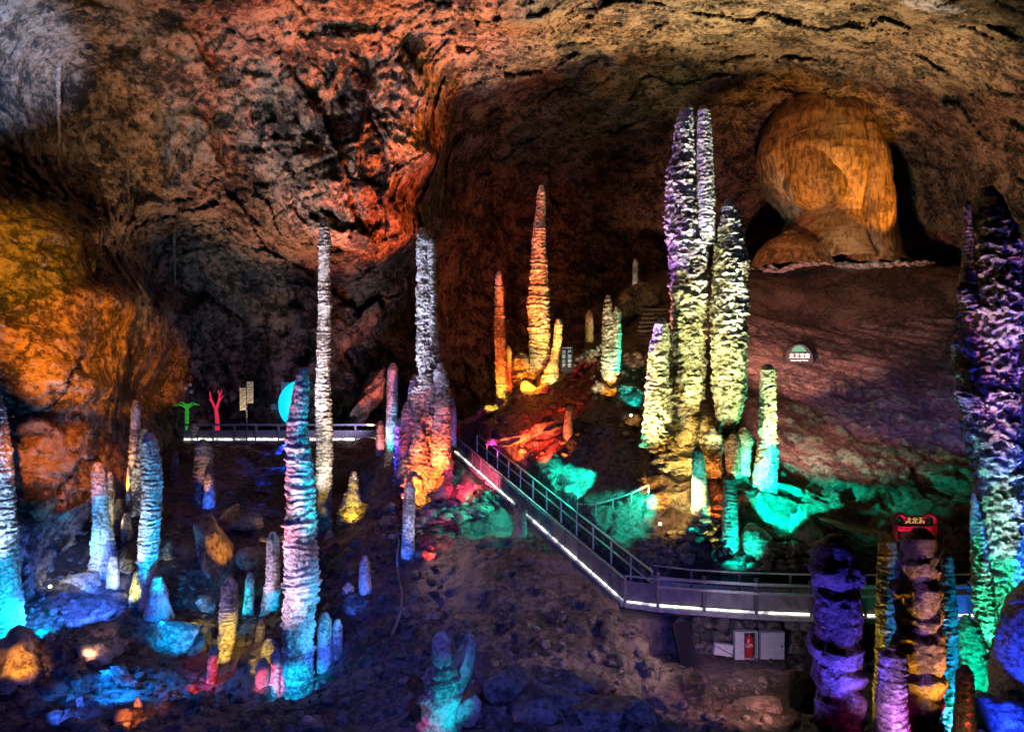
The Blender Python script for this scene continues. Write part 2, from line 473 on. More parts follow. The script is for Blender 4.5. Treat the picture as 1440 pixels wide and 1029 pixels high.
S('T3', 41, [(785, 450, 6), (785, 456, 11), (784, 480, 12), (780, 505, 13), (775, 525, 22), (767, 543, 36)], 'r', 'pale yellow stalagmite with a curved foot next to the black sign', amp=0.16)
S('T4', 42.5, [(734, 499, 14), (735, 505, 30), (734, 520, 36), (734, 545, 46)], 's', 'low domed orange stalagmite between two orange columns')
S('T5', 47, [(829, 437, 5), (829, 443, 11), (829, 465, 12), (829, 492, 13)], 'k', 'short olive stalagmite standing behind the low stone wall')
S('T6', 52, [(893, 365, 4), (893, 370, 8), (893, 390, 8), (893, 412, 9)], 'k', 'small grey finger on top of the hill left of the pale columns')
S('G1', 38, [(855, 416, 6), (856, 424, 11), (855, 440, 14), (859, 455, 21), (859, 490, 24), (857, 520, 22), (856, 550, 20)], 'c', 'knobbly stalagmite, white on one side and teal on the other', amp=0.26)
# the great pale group
S('A', 32.5, [(966, 147, 9), (966, 155, 19), (963, 175, 26), (963, 230, 34), (965, 300, 50), (968, 350, 50), (967, 420, 47), (966, 480, 45), (966, 540, 44), (965, 590, 40), (965, 617, 30)], 's', 'largest pale column of the group, violet on top and yellow green below', amp=0.15, amp2=0.16, nogr=1)
S('B', 32, [(1025, 282, 11), (1025, 292, 22), (1026, 330, 32), (1026, 370, 46), (1026, 430, 46), (1025, 490, 46), (1024, 550, 42), (1021, 590, 32), (1019, 603, 22)], 's', 'second pale yellow green column right of the largest one', amp=0.15, amp2=0.14, nogr=1)
S('C', 31.5, [(929, 449, 9), (929, 456, 19), (928, 490, 26), (926, 530, 29), (926, 570, 34), (925, 610, 42)], 's', 'shorter blunt scaly column left of the largest pale one', amp=0.13, amp2=0.12, nogr=1)
S('D', 30.5, [(1079, 515, 13), (1079, 520, 19), (1079, 560, 20), (1080, 600, 22), (1082, 640, 26), (1080, 688, 32)], 'c', 'green stalagmite with a flat top right of the pale columns', amp=0.2, nogr=1)
S('MOUND', 33.6, [(985, 575, 30), (985, 590, 52), (985, 615, 92), (983, 645, 140), (985, 685, 180), (988, 735, 210)], 's', 'broad scaly flowstone mound carrying the pale columns', amp=0.2, amp2=0.2, bumpy=1)
S('E', 28.6, [(981, 627, 6), (981, 635, 15), (982, 660, 19), (983, 690, 20), (985, 722, 26)], 'r', 'small stalagmite, teal above and yellow below, in front of the flowstone mound', amp=0.1)
S('Ft', 27.6, [(1026, 667, 8), (1026, 674, 18), (1027, 710, 20), (1027, 750, 22), (1026, 772, 28)], 'r', 'glowing teal stalagmite with a dark tip in front of the flowstone mound', amp=0.08)
S('Fs', 27.9, [(1056, 738, 14), (1058, 745, 30), (1060, 757, 42), (1060, 772, 50)], 'k', 'low teal lump right of the glowing teal stalagmite')
S('K1', 30.9, [(1001, 604, 10), (1001, 612, 26), (1002, 628, 30), (1001, 650, 24)], 's', 'round yellow boulder like knob at the foot of the pale columns', nogr=1)
S('K2', 31.0, [(1031, 612, 10), (1031, 620, 22), (1031, 634, 24), (1031, 652, 18)], 's', 'pale round knob right of the yellow boulder like one', nogr=1)
S('K3', 31.2, [(1046, 603, 10), (1046, 611, 22), (1046, 624, 24), (1046, 648, 18)], 's', 'grey green round knob nearest the green flat topped stalagmite', nogr=1)
S('RC', 34.5, [(800, 571, 4), (800, 578, 9), (799, 592, 11), (799, 610, 14)], 'k', 'small orange cone at the end of the red lit rocks')
S('DS', 30.2, [(730, 704, 8), (730, 712, 16), (731, 735, 18), (731, 760, 22)], 'k', 'black silhouetted stump in front of the stair railing', 'brown')
# right side
S('P1', 13, [(1175, 757, 26), (1175, 765, 48), (1175, 785, 62), (1177, 830, 66), (1177, 870, 68), (1172, 910, 74), (1178, 935, 68), (1180, 970, 62), (1180, 1040, 60), (1180, 1110, 66)], 'r', 'fat dark stalagmite lit violet blue in the right foreground', 'brown', nogr=1, amp=0.26, amp2=.04, sp=0.60, fine=.3)
S('P2', 13.4, [(1295, 747, 22), (1294, 755, 42), (1293, 780, 54), (1292, 830, 62), (1293, 880, 64), (1294, 930, 62), (1295, 980, 60), (1295, 1050, 64), (1295, 1110, 70)], 'r', 'fat dark stalagmite with golden lit ledges in the right foreground', 'brown', nogr=1, amp=0.30, amp2=.05, sp=0.5, fine=.35)
S('P3', 16, [(1247, 752, 10), (1246, 760, 22), (1246, 800, 26), (1246, 860, 27), (1246, 930, 28), (1246, 1010, 32)], 'r', 'slim dark blue column between the two fat foreground stalagmites', 'brown', nogr=1, amp=0.1)
S('P4', 15.5, [(1331, 773, 8), (1331, 781, 15), (1332, 830, 20), (1332, 900, 24), (1330, 960, 30), (1328, 1040, 34)], 'c', 'slim blue and teal column right behind the golden ledged stalagmite', nogr=1, amp=0.1)
S('P5', 12.4, [(1255, 911, 16), (1255, 920, 34), (1256, 950, 36), (1255, 990, 40), (1257, 1060, 44), (1257, 1110, 48)], 'r', 'short lilac ringed stalagmite at the bottom edge beside the golden ledged one', nogr=1, amp=0.14)
S('P6', 14, [(1357, 937, 10), (1357, 944, 21), (1357, 975, 24), (1356, 1015, 28), (1356, 1060, 32)], 'r', 'short dark brown ringed stub near the bottom right corner', 'brown', nogr=1, amp=0.08)
S('RCOL', 20.5, [(1388, 268, 20), (1388, 280, 36), (1390, 310, 52), (1391, 350, 64), (1391, 400, 72), (1391, 450, 74), (1392, 500, 72), (1394, 540, 70), (1397, 552, 78), (1400, 590, 68), (1403, 640, 62), (1404, 700, 58), (1401, 760, 56), (1405, 800, 52), (1410, 850, 50), (1412, 920, 54), (1412, 1000, 62)], 'c', 'huge ledged column at the right edge, blue green and violet', nogr=1, amp=0.14, amp2=0.13, sp=0.9)
S('RSPUR', 20, [(1369, 694, 4), (1370, 705, 8), (1374, 740, 16), (1378, 790, 20), (1384, 850, 26), (1390, 930, 30)], 'c', 'jagged teal spur on the left side of the huge ledged column', nogr=1, amp=0.16)
S('RSTUB', 18.6, [(1358, 866, 8), (1362, 876, 24), (1366, 900, 30), (1372, 940, 34), (1376, 1000, 40)], 'c', 'ragged teal stub below the walkway at the foot of the huge column', nogr=1, amp=0.2)
S('RMASS', 17, [(1470, 800, 20), (1464, 826, 56), (1452, 866, 80), (1442, 930, 88), (1438, 1060, 100)], 'c', 'smooth deep blue flowstone mass in the bottom right corner', nogr=1, amp=0.08, amp2=0.1, fine=.3)

# ------------------------------------------------------------------ ground: one sheet through points read off the photograph
GP = [(0,1029,20),(200,1029,20),(400,1029,20),(520,1029,19),(600,1029,17.5),(700,1029,17),(800,1029,17),(900,1029,17.5),(1000,1029,18),(1200,1029,18),(1440,1029,18),
 (-200,1000,20),(-150,880,25),(30,905,25),(90,870,26.5),(120,920,24),(240,900,26),(60,800,29.5),(200,760,31),(240,730,34),(100,840,28),(260,960,23),(330,990,22),
 (305,820,30),(340,760,33),(400,720,36),(350,680,39.5),(350,645,43.6),(262,640,43.6),(440,650,42.5),(500,640,43.5),(420,850,29),(440,820,31.5),
 (545,690,36.5),(550,640,41),(530,660,39),(490,770,32),(540,760,31),(530,890,24.5),(560,940,22),(480,960,22.6),(600,740,31.5),(650,720,32.5),(620,830,26.5),
 (660,690,34.5),(680,780,28.5),(700,740,30.6),(750,800,27),(720,860,24.8),(680,920,22),(780,880,23.6),(840,880,23.4),(860,920,22),(760,950,20.5),(700,970,19.4),(900,940,21.5),(880,980,19.8),
 (960,960,21.6),(1000,945,23.0),(1060,950,23),(1120,940,23),(1200,960,22),(1300,960,21),(1400,960,20),(1100,990,20),(1500,900,23),
 (760,700,32.4),(800,740,30),(850,780,28),(880,745,29.4),(840,700,31.2),(790,660,33.8),(740,650,35.2),(700,625,37.2),(680,600,39.5),(760,610,36.2),(830,640,34),(860,610,34.4),(880,590,35.5),
 (910,660,31.5),(940,750,28.8),(1000,780,27.6),(1080,790,27.2),(1160,790,27.2),(1260,800,26.8),(1380,800,26.6),(1130,740,29),(1200,720,29.8),(1300,720,29.6),(1150,660,32.4),(1250,660,32.6),(1350,660,32.4),(1120,600,36),(1250,600,36),(1350,600,35.6),
 (1120,512,42.5),(1200,512,42.5),(1300,520,42),(1380,520,41),(1100,440,50),(1200,440,50),(1320,440,49),(1080,385,57),(1150,374,58.5),(1220,374,58.5),(1300,374,58.5),(1380,380,56),(1500,420,48),(1500,600,33),
 (900,560,36.5),(880,520,38.5),(870,480,42),(905,480,42.5),(940,480,42),(920,440,45.5),(950,410,48.5),(890,408,51.5),(930,400,51),(1000,390,54),(1040,520,40),(1040,440,48),(1000,600,33.5),
 (800,545,39),(820,520,40.2),(780,548,39.6),(740,556,40.4),(710,572,40.6),(680,590,40.3),(660,610,39.6),(850,500,41)]
GW = [tuple(at(*g)) for g in GP]
for k, s in ST.items():
    if not s.get('nogr'):
        x, y, w = s['pts'][-1]
        p = at(x, y, s['d'])
        GW.append((p[0], p[1], p[2] + 0.1))
# beyond and beside what the frame shows
GW += [(x, 2.5, -1.75) for x in (-3, 0, 3)] + [(x, 6, -3.6) for x in (-5, 0, 5)] + [(x, 10, -5.6) for x in (-8, 0, 8)] + [(x, 14, -7.4) for x in (-12, -5, 3, 10)]
GW += [(-25, 46, -3.0), (-20, 49, -3.0), (-14, 49, -3.0), (-9, 49, -3.1), (-4, 49, -3.4), (-22, 46.5, -3.0), (-12, 46.5, -3.05), (-7, 46.5, -3.1)]
GW += [(-4, 55, -5), (0, 50, -5), (4, 50, -4), (0, 60, -5), (6, 60, -4), (2, 70, -4), (10, 75, 2), (6, 55, 1), (9.5, 62, 6), (14, 70, 9.8), (22, 66, 10.1), (30, 66, 10), (26, 75, 10), (35, 60, 10), (40, 40, 2), (35, 28, -5), (-30, 30, -7), (-30, 20, -8), (20, 12, -6), (-20, 12, -7), (8.2, 57.5, 8.0), (-14, 60, -4), (-30, 60, -3)]
GW = np.array(GW)
_gf = rbf(GW[:, :2], GW[:, 2], 0.15)

# stairs and walkways (near edges), used to keep the ground below them
SA, SB = at(643, 637, 39.0), at(879, 847, 25.6)
SW = 1.15                      # stair width
sdir = (SB - SA)[:2]
slen = np.linalg.norm(sdir)
sdir = sdir / slen
sperp = np.array([-sdir[1], sdir[0]])
if sperp[0] < 0:
    sperp = -sperp
ZR = SB[2]
RW = [(879, 847), (925, 853), (990, 858), (1063, 863), (1140, 866), (1216, 867.5), (1290, 867.5), (1362, 867), (1450, 865), (1560, 862)]
RWp = [at(x, y, -ZR * F / (y - HY)) for x, y in RW]
ZL = -3.08
LWx = [258, 278, 300, 330, 360, 392, 425, 462, 500, 540, 575]
LWp = [at(x, HY + 3.08 * F / 46.0, 46.0) for x in LWx]
MIDP = np.array([SA[0] - 1.2, SA[1] + 1.3, SA[2]])

def ground_cut(X, Y, Z):
    q = np.stack([X - SA[0], Y - SA[1]], 1)
    t = q @ sdir
    s = q @ sperp
    zs = SA[2] + (SB[2] - SA[2]) * np.clip(t / slen, 0, 1)
    m = (t > -1.4) & (t < slen + 0.3) & (s > -0.25) & (s < SW + 0.3)
    Z = np.where(m, np.minimum(Z, zs - 0.16), Z)
    m = (s > -0.8) & (s < -0.0) & (t > 0) & (t < slen)
    Z = np.where(m, np.minimum(Z, zs - 0.05), Z)
    m = (X > 3.6) & (X < 24) & (Y > 23.95) & (Y < 27.1)
    Z = np.where(m, np.minimum(Z, ZR - 0.18), Z)
    m = (X > 4.2) & (X < 24) & (Y > 22.5) & (Y < 24.3)
    Z = np.where(m, np.minimum(Z, -8.75 + 0.10 * (Y - 22.5)), Z)
    m = (X > -21) & (X < -5.5) & (Y > 45.7) & (Y < 48.2)
    Z = np.where(m, np.minimum(Z, ZL - 0.15), Z)
    return Z

def ground_z(X, Y, detail=True):
    X = np.atleast_1d(np.asarray(X, float)); Y = np.atleast_1d(np.asarray(Y, float))
    Z = _gf(np.stack([X, Y], 1))
    if detail:
        P = np.stack([X, Y, Z * 0.6], 1)
        rough = 0.55 + 0.45 * np.clip(fbm(P * 0.11, 2, 91) * 2 + 0.5, 0, 1)
        rough = rough * np.where((X > 7) & (Y > 28) , 1.15, 1.0)
        Z = Z + rough * (0.36 * fbm(P * 0.33, 3, 5) + 0.24 * ridged(P * 0.85, 3, 17) + 0.11 * ridged(P * 2.4, 3, 27))
        W = 0.3 * np.stack([fbm(P * .6, 2, 801), fbm(P * .6, 2, 811), fbm(P * .6, 2, 821)], 1)
        o1, j1 = blocks(P * np.array([.75, .95, .5]) + W, 831, .5)
        mk = np.clip(fbm(P * 0.14, 2, 56) * 2.4 + 0.45, 0.12, 1)
        Z = Z + mk * (0.12 * o1 - 0.06 * j1)
        # bedding that crops out of the mud
        h = (Z + 0.25 * X + 0.5 * fbm(P * 0.25, 3, 41)) / 0.62
        Z = Z + 0.16 * layers(h, 8, 0.3) * np.clip(fbm(P * 0.16, 2, 55) * 2.2 + 0.35, 0, 1)
    return ground_cut(X, Y, Z)

def gz(px, d):
    return float(gfast([(px - CX) / F * d], [d])[0])

nu, nv = 820, 520
pxs = np.linspace(-620, 2060, nu)
ds = np.exp(np.linspace(math.log(1.6), math.log(84), nv))
ds = np.interp(np.linspace(0, 1, nv), [0, 0.09, 0.60, 0.88, 1], [1.6, 16, 31, 48, 84])
PX, DD = np.meshgrid(pxs, ds)
gx = ((PX - CX) / F * DD).ravel()
gy = DD.ravel()
gzv = ground_z(gx, gy)
_GZ = gzv.reshape(nv, nu)
def gfast(X, Y):
    """height of the finished ground sheet"""
    X = np.atleast_1d(np.asarray(X, float)); Y = np.atleast_1d(np.asarray(Y, float))
    i = np.clip(np.interp(Y, ds, np.arange(nv)), 0, nv - 1.001)
    j = np.clip(np.interp(X / np.maximum(Y, 1e-3) * F + CX, pxs, np.arange(nu)), 0, nu - 1.001)
    i0, j0 = i.astype(int), j.astype(int)
    a, b = i - i0, j - j0
    return (_GZ[i0, j0] * (1 - a) * (1 - b) + _GZ[i0 + 1, j0] * a * (1 - b) + _GZ[i0, j0 + 1] * (1 - a) * b + _GZ[i0 + 1, j0 + 1] * a * b)
ground_me = mesh_from('ground', np.stack([gx, gy, gzv], 1), grid_faces(nu, nv))
tone(ground_me, np.stack([gx, gy, gzv], 1), 0.45, 401, 5)
link('ground', ground_me, M_MUD, kind='structure', label='dark mud and rock floor of the cavern')

# ------------------------------------------------------------------ cavern walls and roof: a closed shell
CP = [(-100,-150,24),(200,-150,27),(500,-150,28),(800,-150,29),(1100,-150,29),(1440,-150,26),(1640,-150,24),
 (0,0,29),(150,0,33),(350,0,35),(500,0,35.5),(700,0,38),(900,0,40),(1100,0,38.5),(1300,0,36),(1440,0,32),
 (0,120,31),(60,120,35),(110,120,38),(250,120,38),(400,120,39.5),(520,110,41),(580,140,42),(640,150,52),(750,120,54),(900,110,56),(1100,90,56),(1250,90,50),(1440,120,42),
 (0,230,31.5),(70,235,35),(120,230,38.5),(240,250,40),(330,250,42.5),(440,220,41),(540,220,41.5),(600,220,44),(628,230,58),(680,250,68),(800,250,73),(1000,240,74),(1160,230,76),(1300,220,62),(1440,250,50),
 (0,330,29.5),(80,320,32),(125,330,34),(170,330,42),(400,320,43),(500,320,43),(570,320,46),(600,340,60),
 (0,400,29),(100,400,31),(165,420,33.5),(215,400,46.5),(300,400,51),(420,400,50),(500,400,48),(560,400,50),(600,420,62),(640,400,70),(800,400,74),(1000,400,76),(1200,380,78),(1350,380,68),(1440,400,56),
 (0,550,28),(100,550,29.5),(165,550,32.5),(215,550,46),(300,550,50),(420,550,50),(520,550,50.5),(580,540,56),(640,560,66),(800,550,74),(1250,550,72),(1440,550,52),(1600,500,38),
 (0,700,27.6),(80,700,29),(150,700,33.4),(215,700,46),(300,700,51),(500,700,52),(700,700,66),(1000,700,66),(1440,700,50),(-150,300,26),(-150,600,25),(-200,0,25),(1600,250,40),(1700,0,28),
 (0,860,26.5),(60,800,29.4),(200,900,46),(600,900,52),(1200,900,52)]
sd, sr = [], []
for px, py, d in CP:
    v = at(px, py, 1.0)
    n = np.linalg.norm(v)
    sd.append(v / n); sr.append(d * n)
def dirv(az, el):
    az, el = math.radians(az), math.radians(el)
    return np.array([math.sin(az) * math.cos(el), math.cos(az) * math.cos(el), math.sin(el)])
for az, el, r in [(-60,0,27),(-60,30,27),(-90,0,24),(-90,40,24),(-135,0,22),(180,0,20),(135,0,22),(90,0,28),(60,0,33),(60,30,31),(50,45,27),(-50,45,26),(0,70,23),(0,50,25),(0,89,21),(120,45,22),(-120,45,22),(180,45,20),
                  (-60,-30,30),(0,-50,40),(60,-30,34),(120,-30,26),(-120,-30,26),(180,-30,24),(0,-80,34),(180,-70,30)]:
    sd.append(dirv(az, el)); sr.append(r)
_sf = rbf(np.array(sd), np.log(np.array(sr)), 0.0)

def shell_disp(P, full=False):
    w = fbm(P * 0.05, 3, 3)
    W = np.stack([fbm(P * 0.35, 3, 501), fbm(P * 0.35, 3, 511), fbm(P * 0.35, 3, 521)], 1)
    left = np.clip((-P[:, 0] - 11) / 4, 0, 1) * np.clip((34 - P[:, 1]) / 3, 0, 1)      # bedded wall on the left
    roof = np.clip((P[:, 2] - 9) / 6, 0, 1) * np.clip((P[:, 0] + 6) / 8, 0, 1)          # folded roof on the right
    tilt = 0.22 * np.tanh((P[:, 0] + 8) / 14)
    h = P[:, 2] + tilt * P[:, 0] + 0.05 * P[:, 1] + 2.6 * w + 0.7 * fbm(P * 0.3, 3, 13)
    mask = np.clip(0.35 + 1.2 * fbm(P * 0.09, 2, 29), 0.1, 1.0) * (0.45 + 0.75 * np.maximum(left, 0.6 * roof))
    D = 0.9 * layers(h / 1.7, 1, 0.2) * mask + 0.34 * layers(h / 0.6 + 0.4, 2, 0.25) * mask
    # steep joints in the middle, flat slabs in the bedded wall
    vz = np.where(left > .5, 0.42, np.where(roof > .5, .30, 0.17))[:, None]
    Q = np.concatenate([P[:, :2] * 0.30, P[:, 2:] * vz], 1) + 0.28 * W + np.stack([0.10 * P[:, 2], 0 * P[:, 2], 0 * P[:, 2]], 1)
    o1, j1 = blocks(Q, 601, 0.55)
    Q2 = np.concatenate([P[:, :2] * 0.85, P[:, 2:] * vz * 3.0], 1) + 0.35 * W
    o2, j2 = blocks(Q2, 701, 0.6)
    o3, j3 = blocks(np.concatenate([P[:, :2] * 2.0, P[:, 2:] * np.where(vz > .35, 3.2, 1.5)], 1) + 0.3 * W, 751, 0.6)
    D = D + 0.75 * o1 + 0.30 * o2 + 0.12 * o3 - 0.16 * j1 - 0.10 * j2 - 0.05 * j3
    D = D + 1.2 * fbm(P * 0.16, 3, 61) + 0.22 * ridged(P * np.array([0.9, 0.9, 0.5]), 3, 71) + 0.15 * ridged(P * 2.0, 3, 81)
    if full:
        return -D, j1, j2, o2, o3
    return -D

def warp_axis(lo, hi, n, dense_lo, dense_hi, n_dense):
    a = np.linspace(lo, dense_lo, (n - n_dense) // 2, endpoint=False)
    b = np.linspace(dense_lo, dense_hi, n_dense, endpoint=False)
    c = np.linspace(dense_hi, hi, n - len(a) - len(b))
    return np.concatenate([a, b, c])
naz, nel = 820, 500
azs = np.radians(warp_axis(-180, 180, naz, -37, 37, 700))
els = np.radians(np.concatenate([np.linspace(-89, -16, 40, endpoint=False), np.linspace(-16, 31, 420, endpoint=False), np.linspace(31, 89.5, 40)]))
AZ, EL = np.meshgrid(azs, els)
Dv = np.stack([np.sin(AZ) * np.cos(EL), np.cos(AZ) * np.cos(EL), np.sin(EL)], -1).reshape(-1, 3)
# soft jitter of the look-up so edges of the rock masses run irregularly
J = np.stack([fbm(Dv * 9, 3, 201), fbm(Dv * 9, 3, 211), fbm(Dv * 9, 3, 221)], 1) * 0.022
R = np.exp(_sf(Dv + J))
_sd, k1, k2, o1, o2 = shell_disp(Dv * R[:, None], True)
R = R + _sd
shell_me = mesh_from('cave_wall', Dv * R[:, None], grid_faces(naz, nel)[:, ::-1])
tone(shell_me, Dv * R[:, None] * np.array([1, 1, 1.6]), 0.8, 411, 6, -0.10 * k1 - 0.10 * k2 + 0.08 * o1 + 0.10 * o2)
link('cave_wall', shell_me, M_WALL, kind='structure', label='brown bedded limestone wall and roof of the cavern')

# ------------------------------------------------------------------ stalagmite builder
MATS = {'cal': M_CAL, 'brown': M_CALD, 'scaly': M_CALS, 'flow': M_FLOW}
def column_mesh(name, pts, d, style, seed, amp=None, amp2=None, sp=None, sink=0.5, shift=(0, 0, 0), bumpy=0, fine=1.0):
    """one continuous skin through an outline; returns mesh data in coordinates relative to its foot"""
    pts = [(x, y, w) for x, y, w in pts]
    A = np.array([at(x, y, d) for x, y, w in pts])
    Rr = np.array([w / 2 * d / F for x, y, w in pts])
    foot = A[-1] + np.array(shift)
    # sink the foot
    A = np.vstack([A, A[-1] - [0, 0, sink]])
    Rr = np.append(Rr, Rr[-1] * 1.12)
    ztop, zbot = A[0, 2], A[-1, 2]
    hpx = (ztop - zbot) * F / d
    wpx = Rr.max() * 2 * F / d
    M = int(np.clip(hpx * 0.95, 26, 400))
    N = int(np.clip(wpx * 2.0, 26, 130))
    u = np.linspace(0, 1, M)
    z = zbot + (ztop - zbot) * u
    zz = A[::-1, 2]
    rr = np.interp(z, zz, Rr[::-1])
    cx = np.interp(z, zz, A[::-1, 0])
    # soften the outline's corners
    k = max(3, M // 26) | 1
    ker = np.ones(k) / k
    cx = np.convolve(np.pad(cx, k // 2, mode='edge'), ker, 'valid')
    # rounded cap rows on top
    rtop = rr[-1]
    ncap = 6
    zc = ztop + rtop * 0.55 * np.sin(np.linspace(0.2, math.pi / 2, ncap))
    rc = rtop * np.cos(np.linspace(0.2, math.pi / 2, ncap)) + 1e-3
    z = np.concatenate([z, zc]); rr = np.concatenate([rr, rc]); cx = np.concatenate([cx, np.full(ncap, cx[-1])])
    M = len(z)
    th = np.linspace(0, 2 * math.pi, N, endpoint=False)
    wob = fbm(np.stack([z * 0.25, np.full(M, seed * 3.1), np.zeros(M)], 1), 2, seed) * rr.clip(0, .6) * 0.25
    cy = d + fbm(np.stack([z * 0.25, np.full(M, seed * 7.7), np.ones(M)], 1), 2, seed + 5) * rr.clip(0, .6) * 0.4
    cx = cx + wob
    TH, ZZ = np.meshgrid(th, z)
    RR = np.repeat(rr[:, None], N, 1)
    ex, ey = np.cos(TH), np.sin(TH)
    mean = float(np.mean(rr))
    P = np.stack([ex * RR, ey * RR, ZZ], -1).reshape(-1, 3) + seed * 4.7
    amp = amp if amp is not None else {'r': 0.15, 's': 0.2, 'k': 0.05, 'c': 0.22}[style]
    amp2 = amp2 if amp2 is not None else {'r': 0.07, 's': 0.12, 'k': 0.06, 'c': 0.22}[style]
    spc = sp if sp else float(np.clip(mean * {'r': 0.46, 's': 0.55, 'k': 1.6, 'c': 0.75}[style], 0.12, 0.6))
    zz1 = ZZ.ravel()
    ph = (zz1 + {'r': 0.85, 's': 1.1, 'k': 0.2, 'c': 0.9}[style] * spc * (fine + 1) / 2 * fbm(P / (mean * 1.1 + .1), 2, seed + 2)) / spc
    if style == 's':       # plates of the palm trunk kind: every sector has its own phase
        nsec = 13
        sec = np.floor(TH.ravel() / (2 * math.pi) * nsec + 0.6 * fbm(P * 1.6, 2, seed + 9)).astype(np.int64) % nsec
        ph = ph + hash1(sec, seed)
    ph = ph + (0.35 if sp else 0.9) * fbm(np.stack([zz1 / (spc * 3.5), np.full(len(zz1), seed * 1.7), 0 * zz1], 1), 2, seed + 71)
    kk = np.floor(ph); s_ = ph - kk; ki = kk.astype(np.int64)
    ak = 0.35 + 0.9 * hash1(ki, seed + 4)
    if style == 's':
        ak = 0.15 + 1.25 * hash1(ki * 31 + sec, seed + 4)
    if style == 'r':
        prof = np.where(s_ < 0.72, np.sin(s_ / 0.72 * math.pi / 2) ** 0.9, 1 - ((s_ - 0.72) / 0.28) ** 1.5)
    else:
        prof = np.where(s_ < 0.2, s_ / 0.2, 1 - ((s_ - 0.2) / 0.8) ** 1.3)
    brk = 0.35 + 1.0 * np.clip(fbm(P / (mean * 0.7 + .05), 3, seed + 21) + 0.45, 0, 1.2)
    env = np.clip(0.55 + 0.9 * fbm(P * np.array([.5, .5, 1.0]) / (mean * 1.6 + .1), 2, seed + 81), 0.12, 1.15)
    if style == 'r':
        env = 0.55 + 0.5 * env
    if sp and style == 'r':
        env = 1.0
    disp = amp * env * (prof * ak * brk - 0.45) * 1.35
    cs = float(np.clip(mean * 0.42, 0.10, 0.34))
    bo, bj = blocks(P * np.array([1, 1, 1.35]) / cs + 0.35 * fbm(P / cs, 2, seed + 83)[:, None], seed + 85, .5)
    disp += {'r': .04, 's': .09, 'k': .012, 'c': .075}[style] * fine * (bo - 0.7 * bj)
    disp += {'r': .03, 's': .02, 'k': .02, 'c': .04}[style] * ridged(np.stack([ex.ravel() * 5, ey.ravel() * 5, zz1 * .5], 1) + seed, 2, seed + 87)
    disp += amp2 * fbm(P / (mean * 0.9 + .08), 3, seed + 31)
    disp += amp2 * 0.5 * ridged(P * min(9.0, 2.2 / (mean + .05)), 3, seed + 41)
    disp += fine * {'r': .07, 's': .08, 'k': .03, 'c': .10}[style] * ridged(P * np.array([1, 1, 1.5]) * min(8.0, 4.5 / (mean + .05)), 2, seed + 47)
    if style == 'k':
        disp *= 0.9
    if bumpy:
        disp += 0.05 * ridged(P * np.array([1.0, 1.0, 1.6]), 3, seed + 51)
    capf = np.clip((z[-1] - z) / (1.6 * max(rr[:-ncap][-max(4, M // 8):].max(), .05)), 0, 1) ** 1.5
    disp = disp.reshape(M, N) * capf[:, None]
    R2 = RR * (1 + np.clip(disp, -0.6, 0.9))
    zoff = (0.10 * spc * fbm(P * 3, 2, seed + 61)).reshape(M, N) * capf[:, None]
    V = np.stack([cx[:, None] + ex * R2, cy[:, None] + ey * R2, ZZ + zoff], -1).reshape(-1, 3) + np.array(shift) - foot
    return V, grid_faces(N, M, True), foot

BASE, TOP = {}, {}
SOBJ = {}
seed = 11
for key, s in ST.items():
    seed += 1
    V, Fc, foot = column_mesh(key, s['pts'], s['d'], s['style'], seed, s.get('amp'), s.get('amp2'), s.get('sp'), s.get('sink', 0.6), bumpy=s.get('bumpy', 0), fine=s.get('fine', 1.0))
    me = mesh_from('stalagmite', V, Fc)
    tone(me, V + seed, 1.1, seed)
    mat = MATS['scaly'] if s['style'] == 's' and s['mat'] == 'cal' else MATS[s['mat']]
    nm = 'flowstone_mound' if key == 'MOUND' else 'flowstone_mass' if key == 'RMASS' else 'stalagmite'
    o = link(nm, me, mat, label=s['label'], cat='flowstone' if nm != 'stalagmite' else 'stalagmite', group='stalagmites of the cavern' if nm == 'stalagmite' else None)
    o.location = tuple(foot)
    SOBJ[key] = o
    BASE[key] = foot
    TOP[key] = at(*s['pts'][0][:2], s['d'])

def side_spire(key, d, pts, style, amp=None, amp2=None):
    """a second tip fused to a column: a part of it"""
    global seed
    seed += 1
    V, Fc, foot = column_mesh('spire', pts, d, style, seed, amp, amp2, sink=0.2)
    me = mesh_from('side_spire', V, Fc)
    tone(me, V + seed, 1.1, seed)
    o = link('side_spire', me, SOBJ[key].data.materials[0], SOBJ[key])
    o.location = tuple(foot - BASE[key])
    return o
side_spire('A', 32.2, [(988, 151, 9), (988, 157, 17), (989, 190, 21), (990, 240, 23), (991, 290, 26), (990, 340, 28)], 'r', 0.05, 0.04)
side_spire('ORC', 35.3, [(607, 337, 6), (607, 344, 11), (607, 380, 13), (607, 430, 14), (608, 470, 16)], 'c', 0.14, 0.12)
side_spire('ORC', 34.6, [(620, 512, 8), (620, 522, 16), (623, 560, 20), (621, 620, 24), (622, 664, 28)], 'c', 0.25, 0.3)
side_spire('ORC', 34.2, [(589, 604, 10), (589, 614, 18), (588, 640, 24), (586, 674, 28)], 'c', 0.25, 0.3)
side_spire('G1', 37.8, [(867, 432, 5), (867, 438, 10), (866, 470, 12), (865, 510, 13)], 'c')
side_spire('RCOL', 20.3, [(1360, 282, 4), (1360, 290, 10), (1362, 340, 16), (1364, 390, 22)], 'r', 0.06, 0.05)
side_spire('RCOL', 20.1, [(1352, 398, 6), (1352, 404, 14), (1356, 416, 22), (1362, 430, 20)], 'c')
side_spire('RCOL', 19.9, [(1348, 543, 6), (1352, 549, 18), (1362, 560, 30), (1374, 580, 24)], 'c')

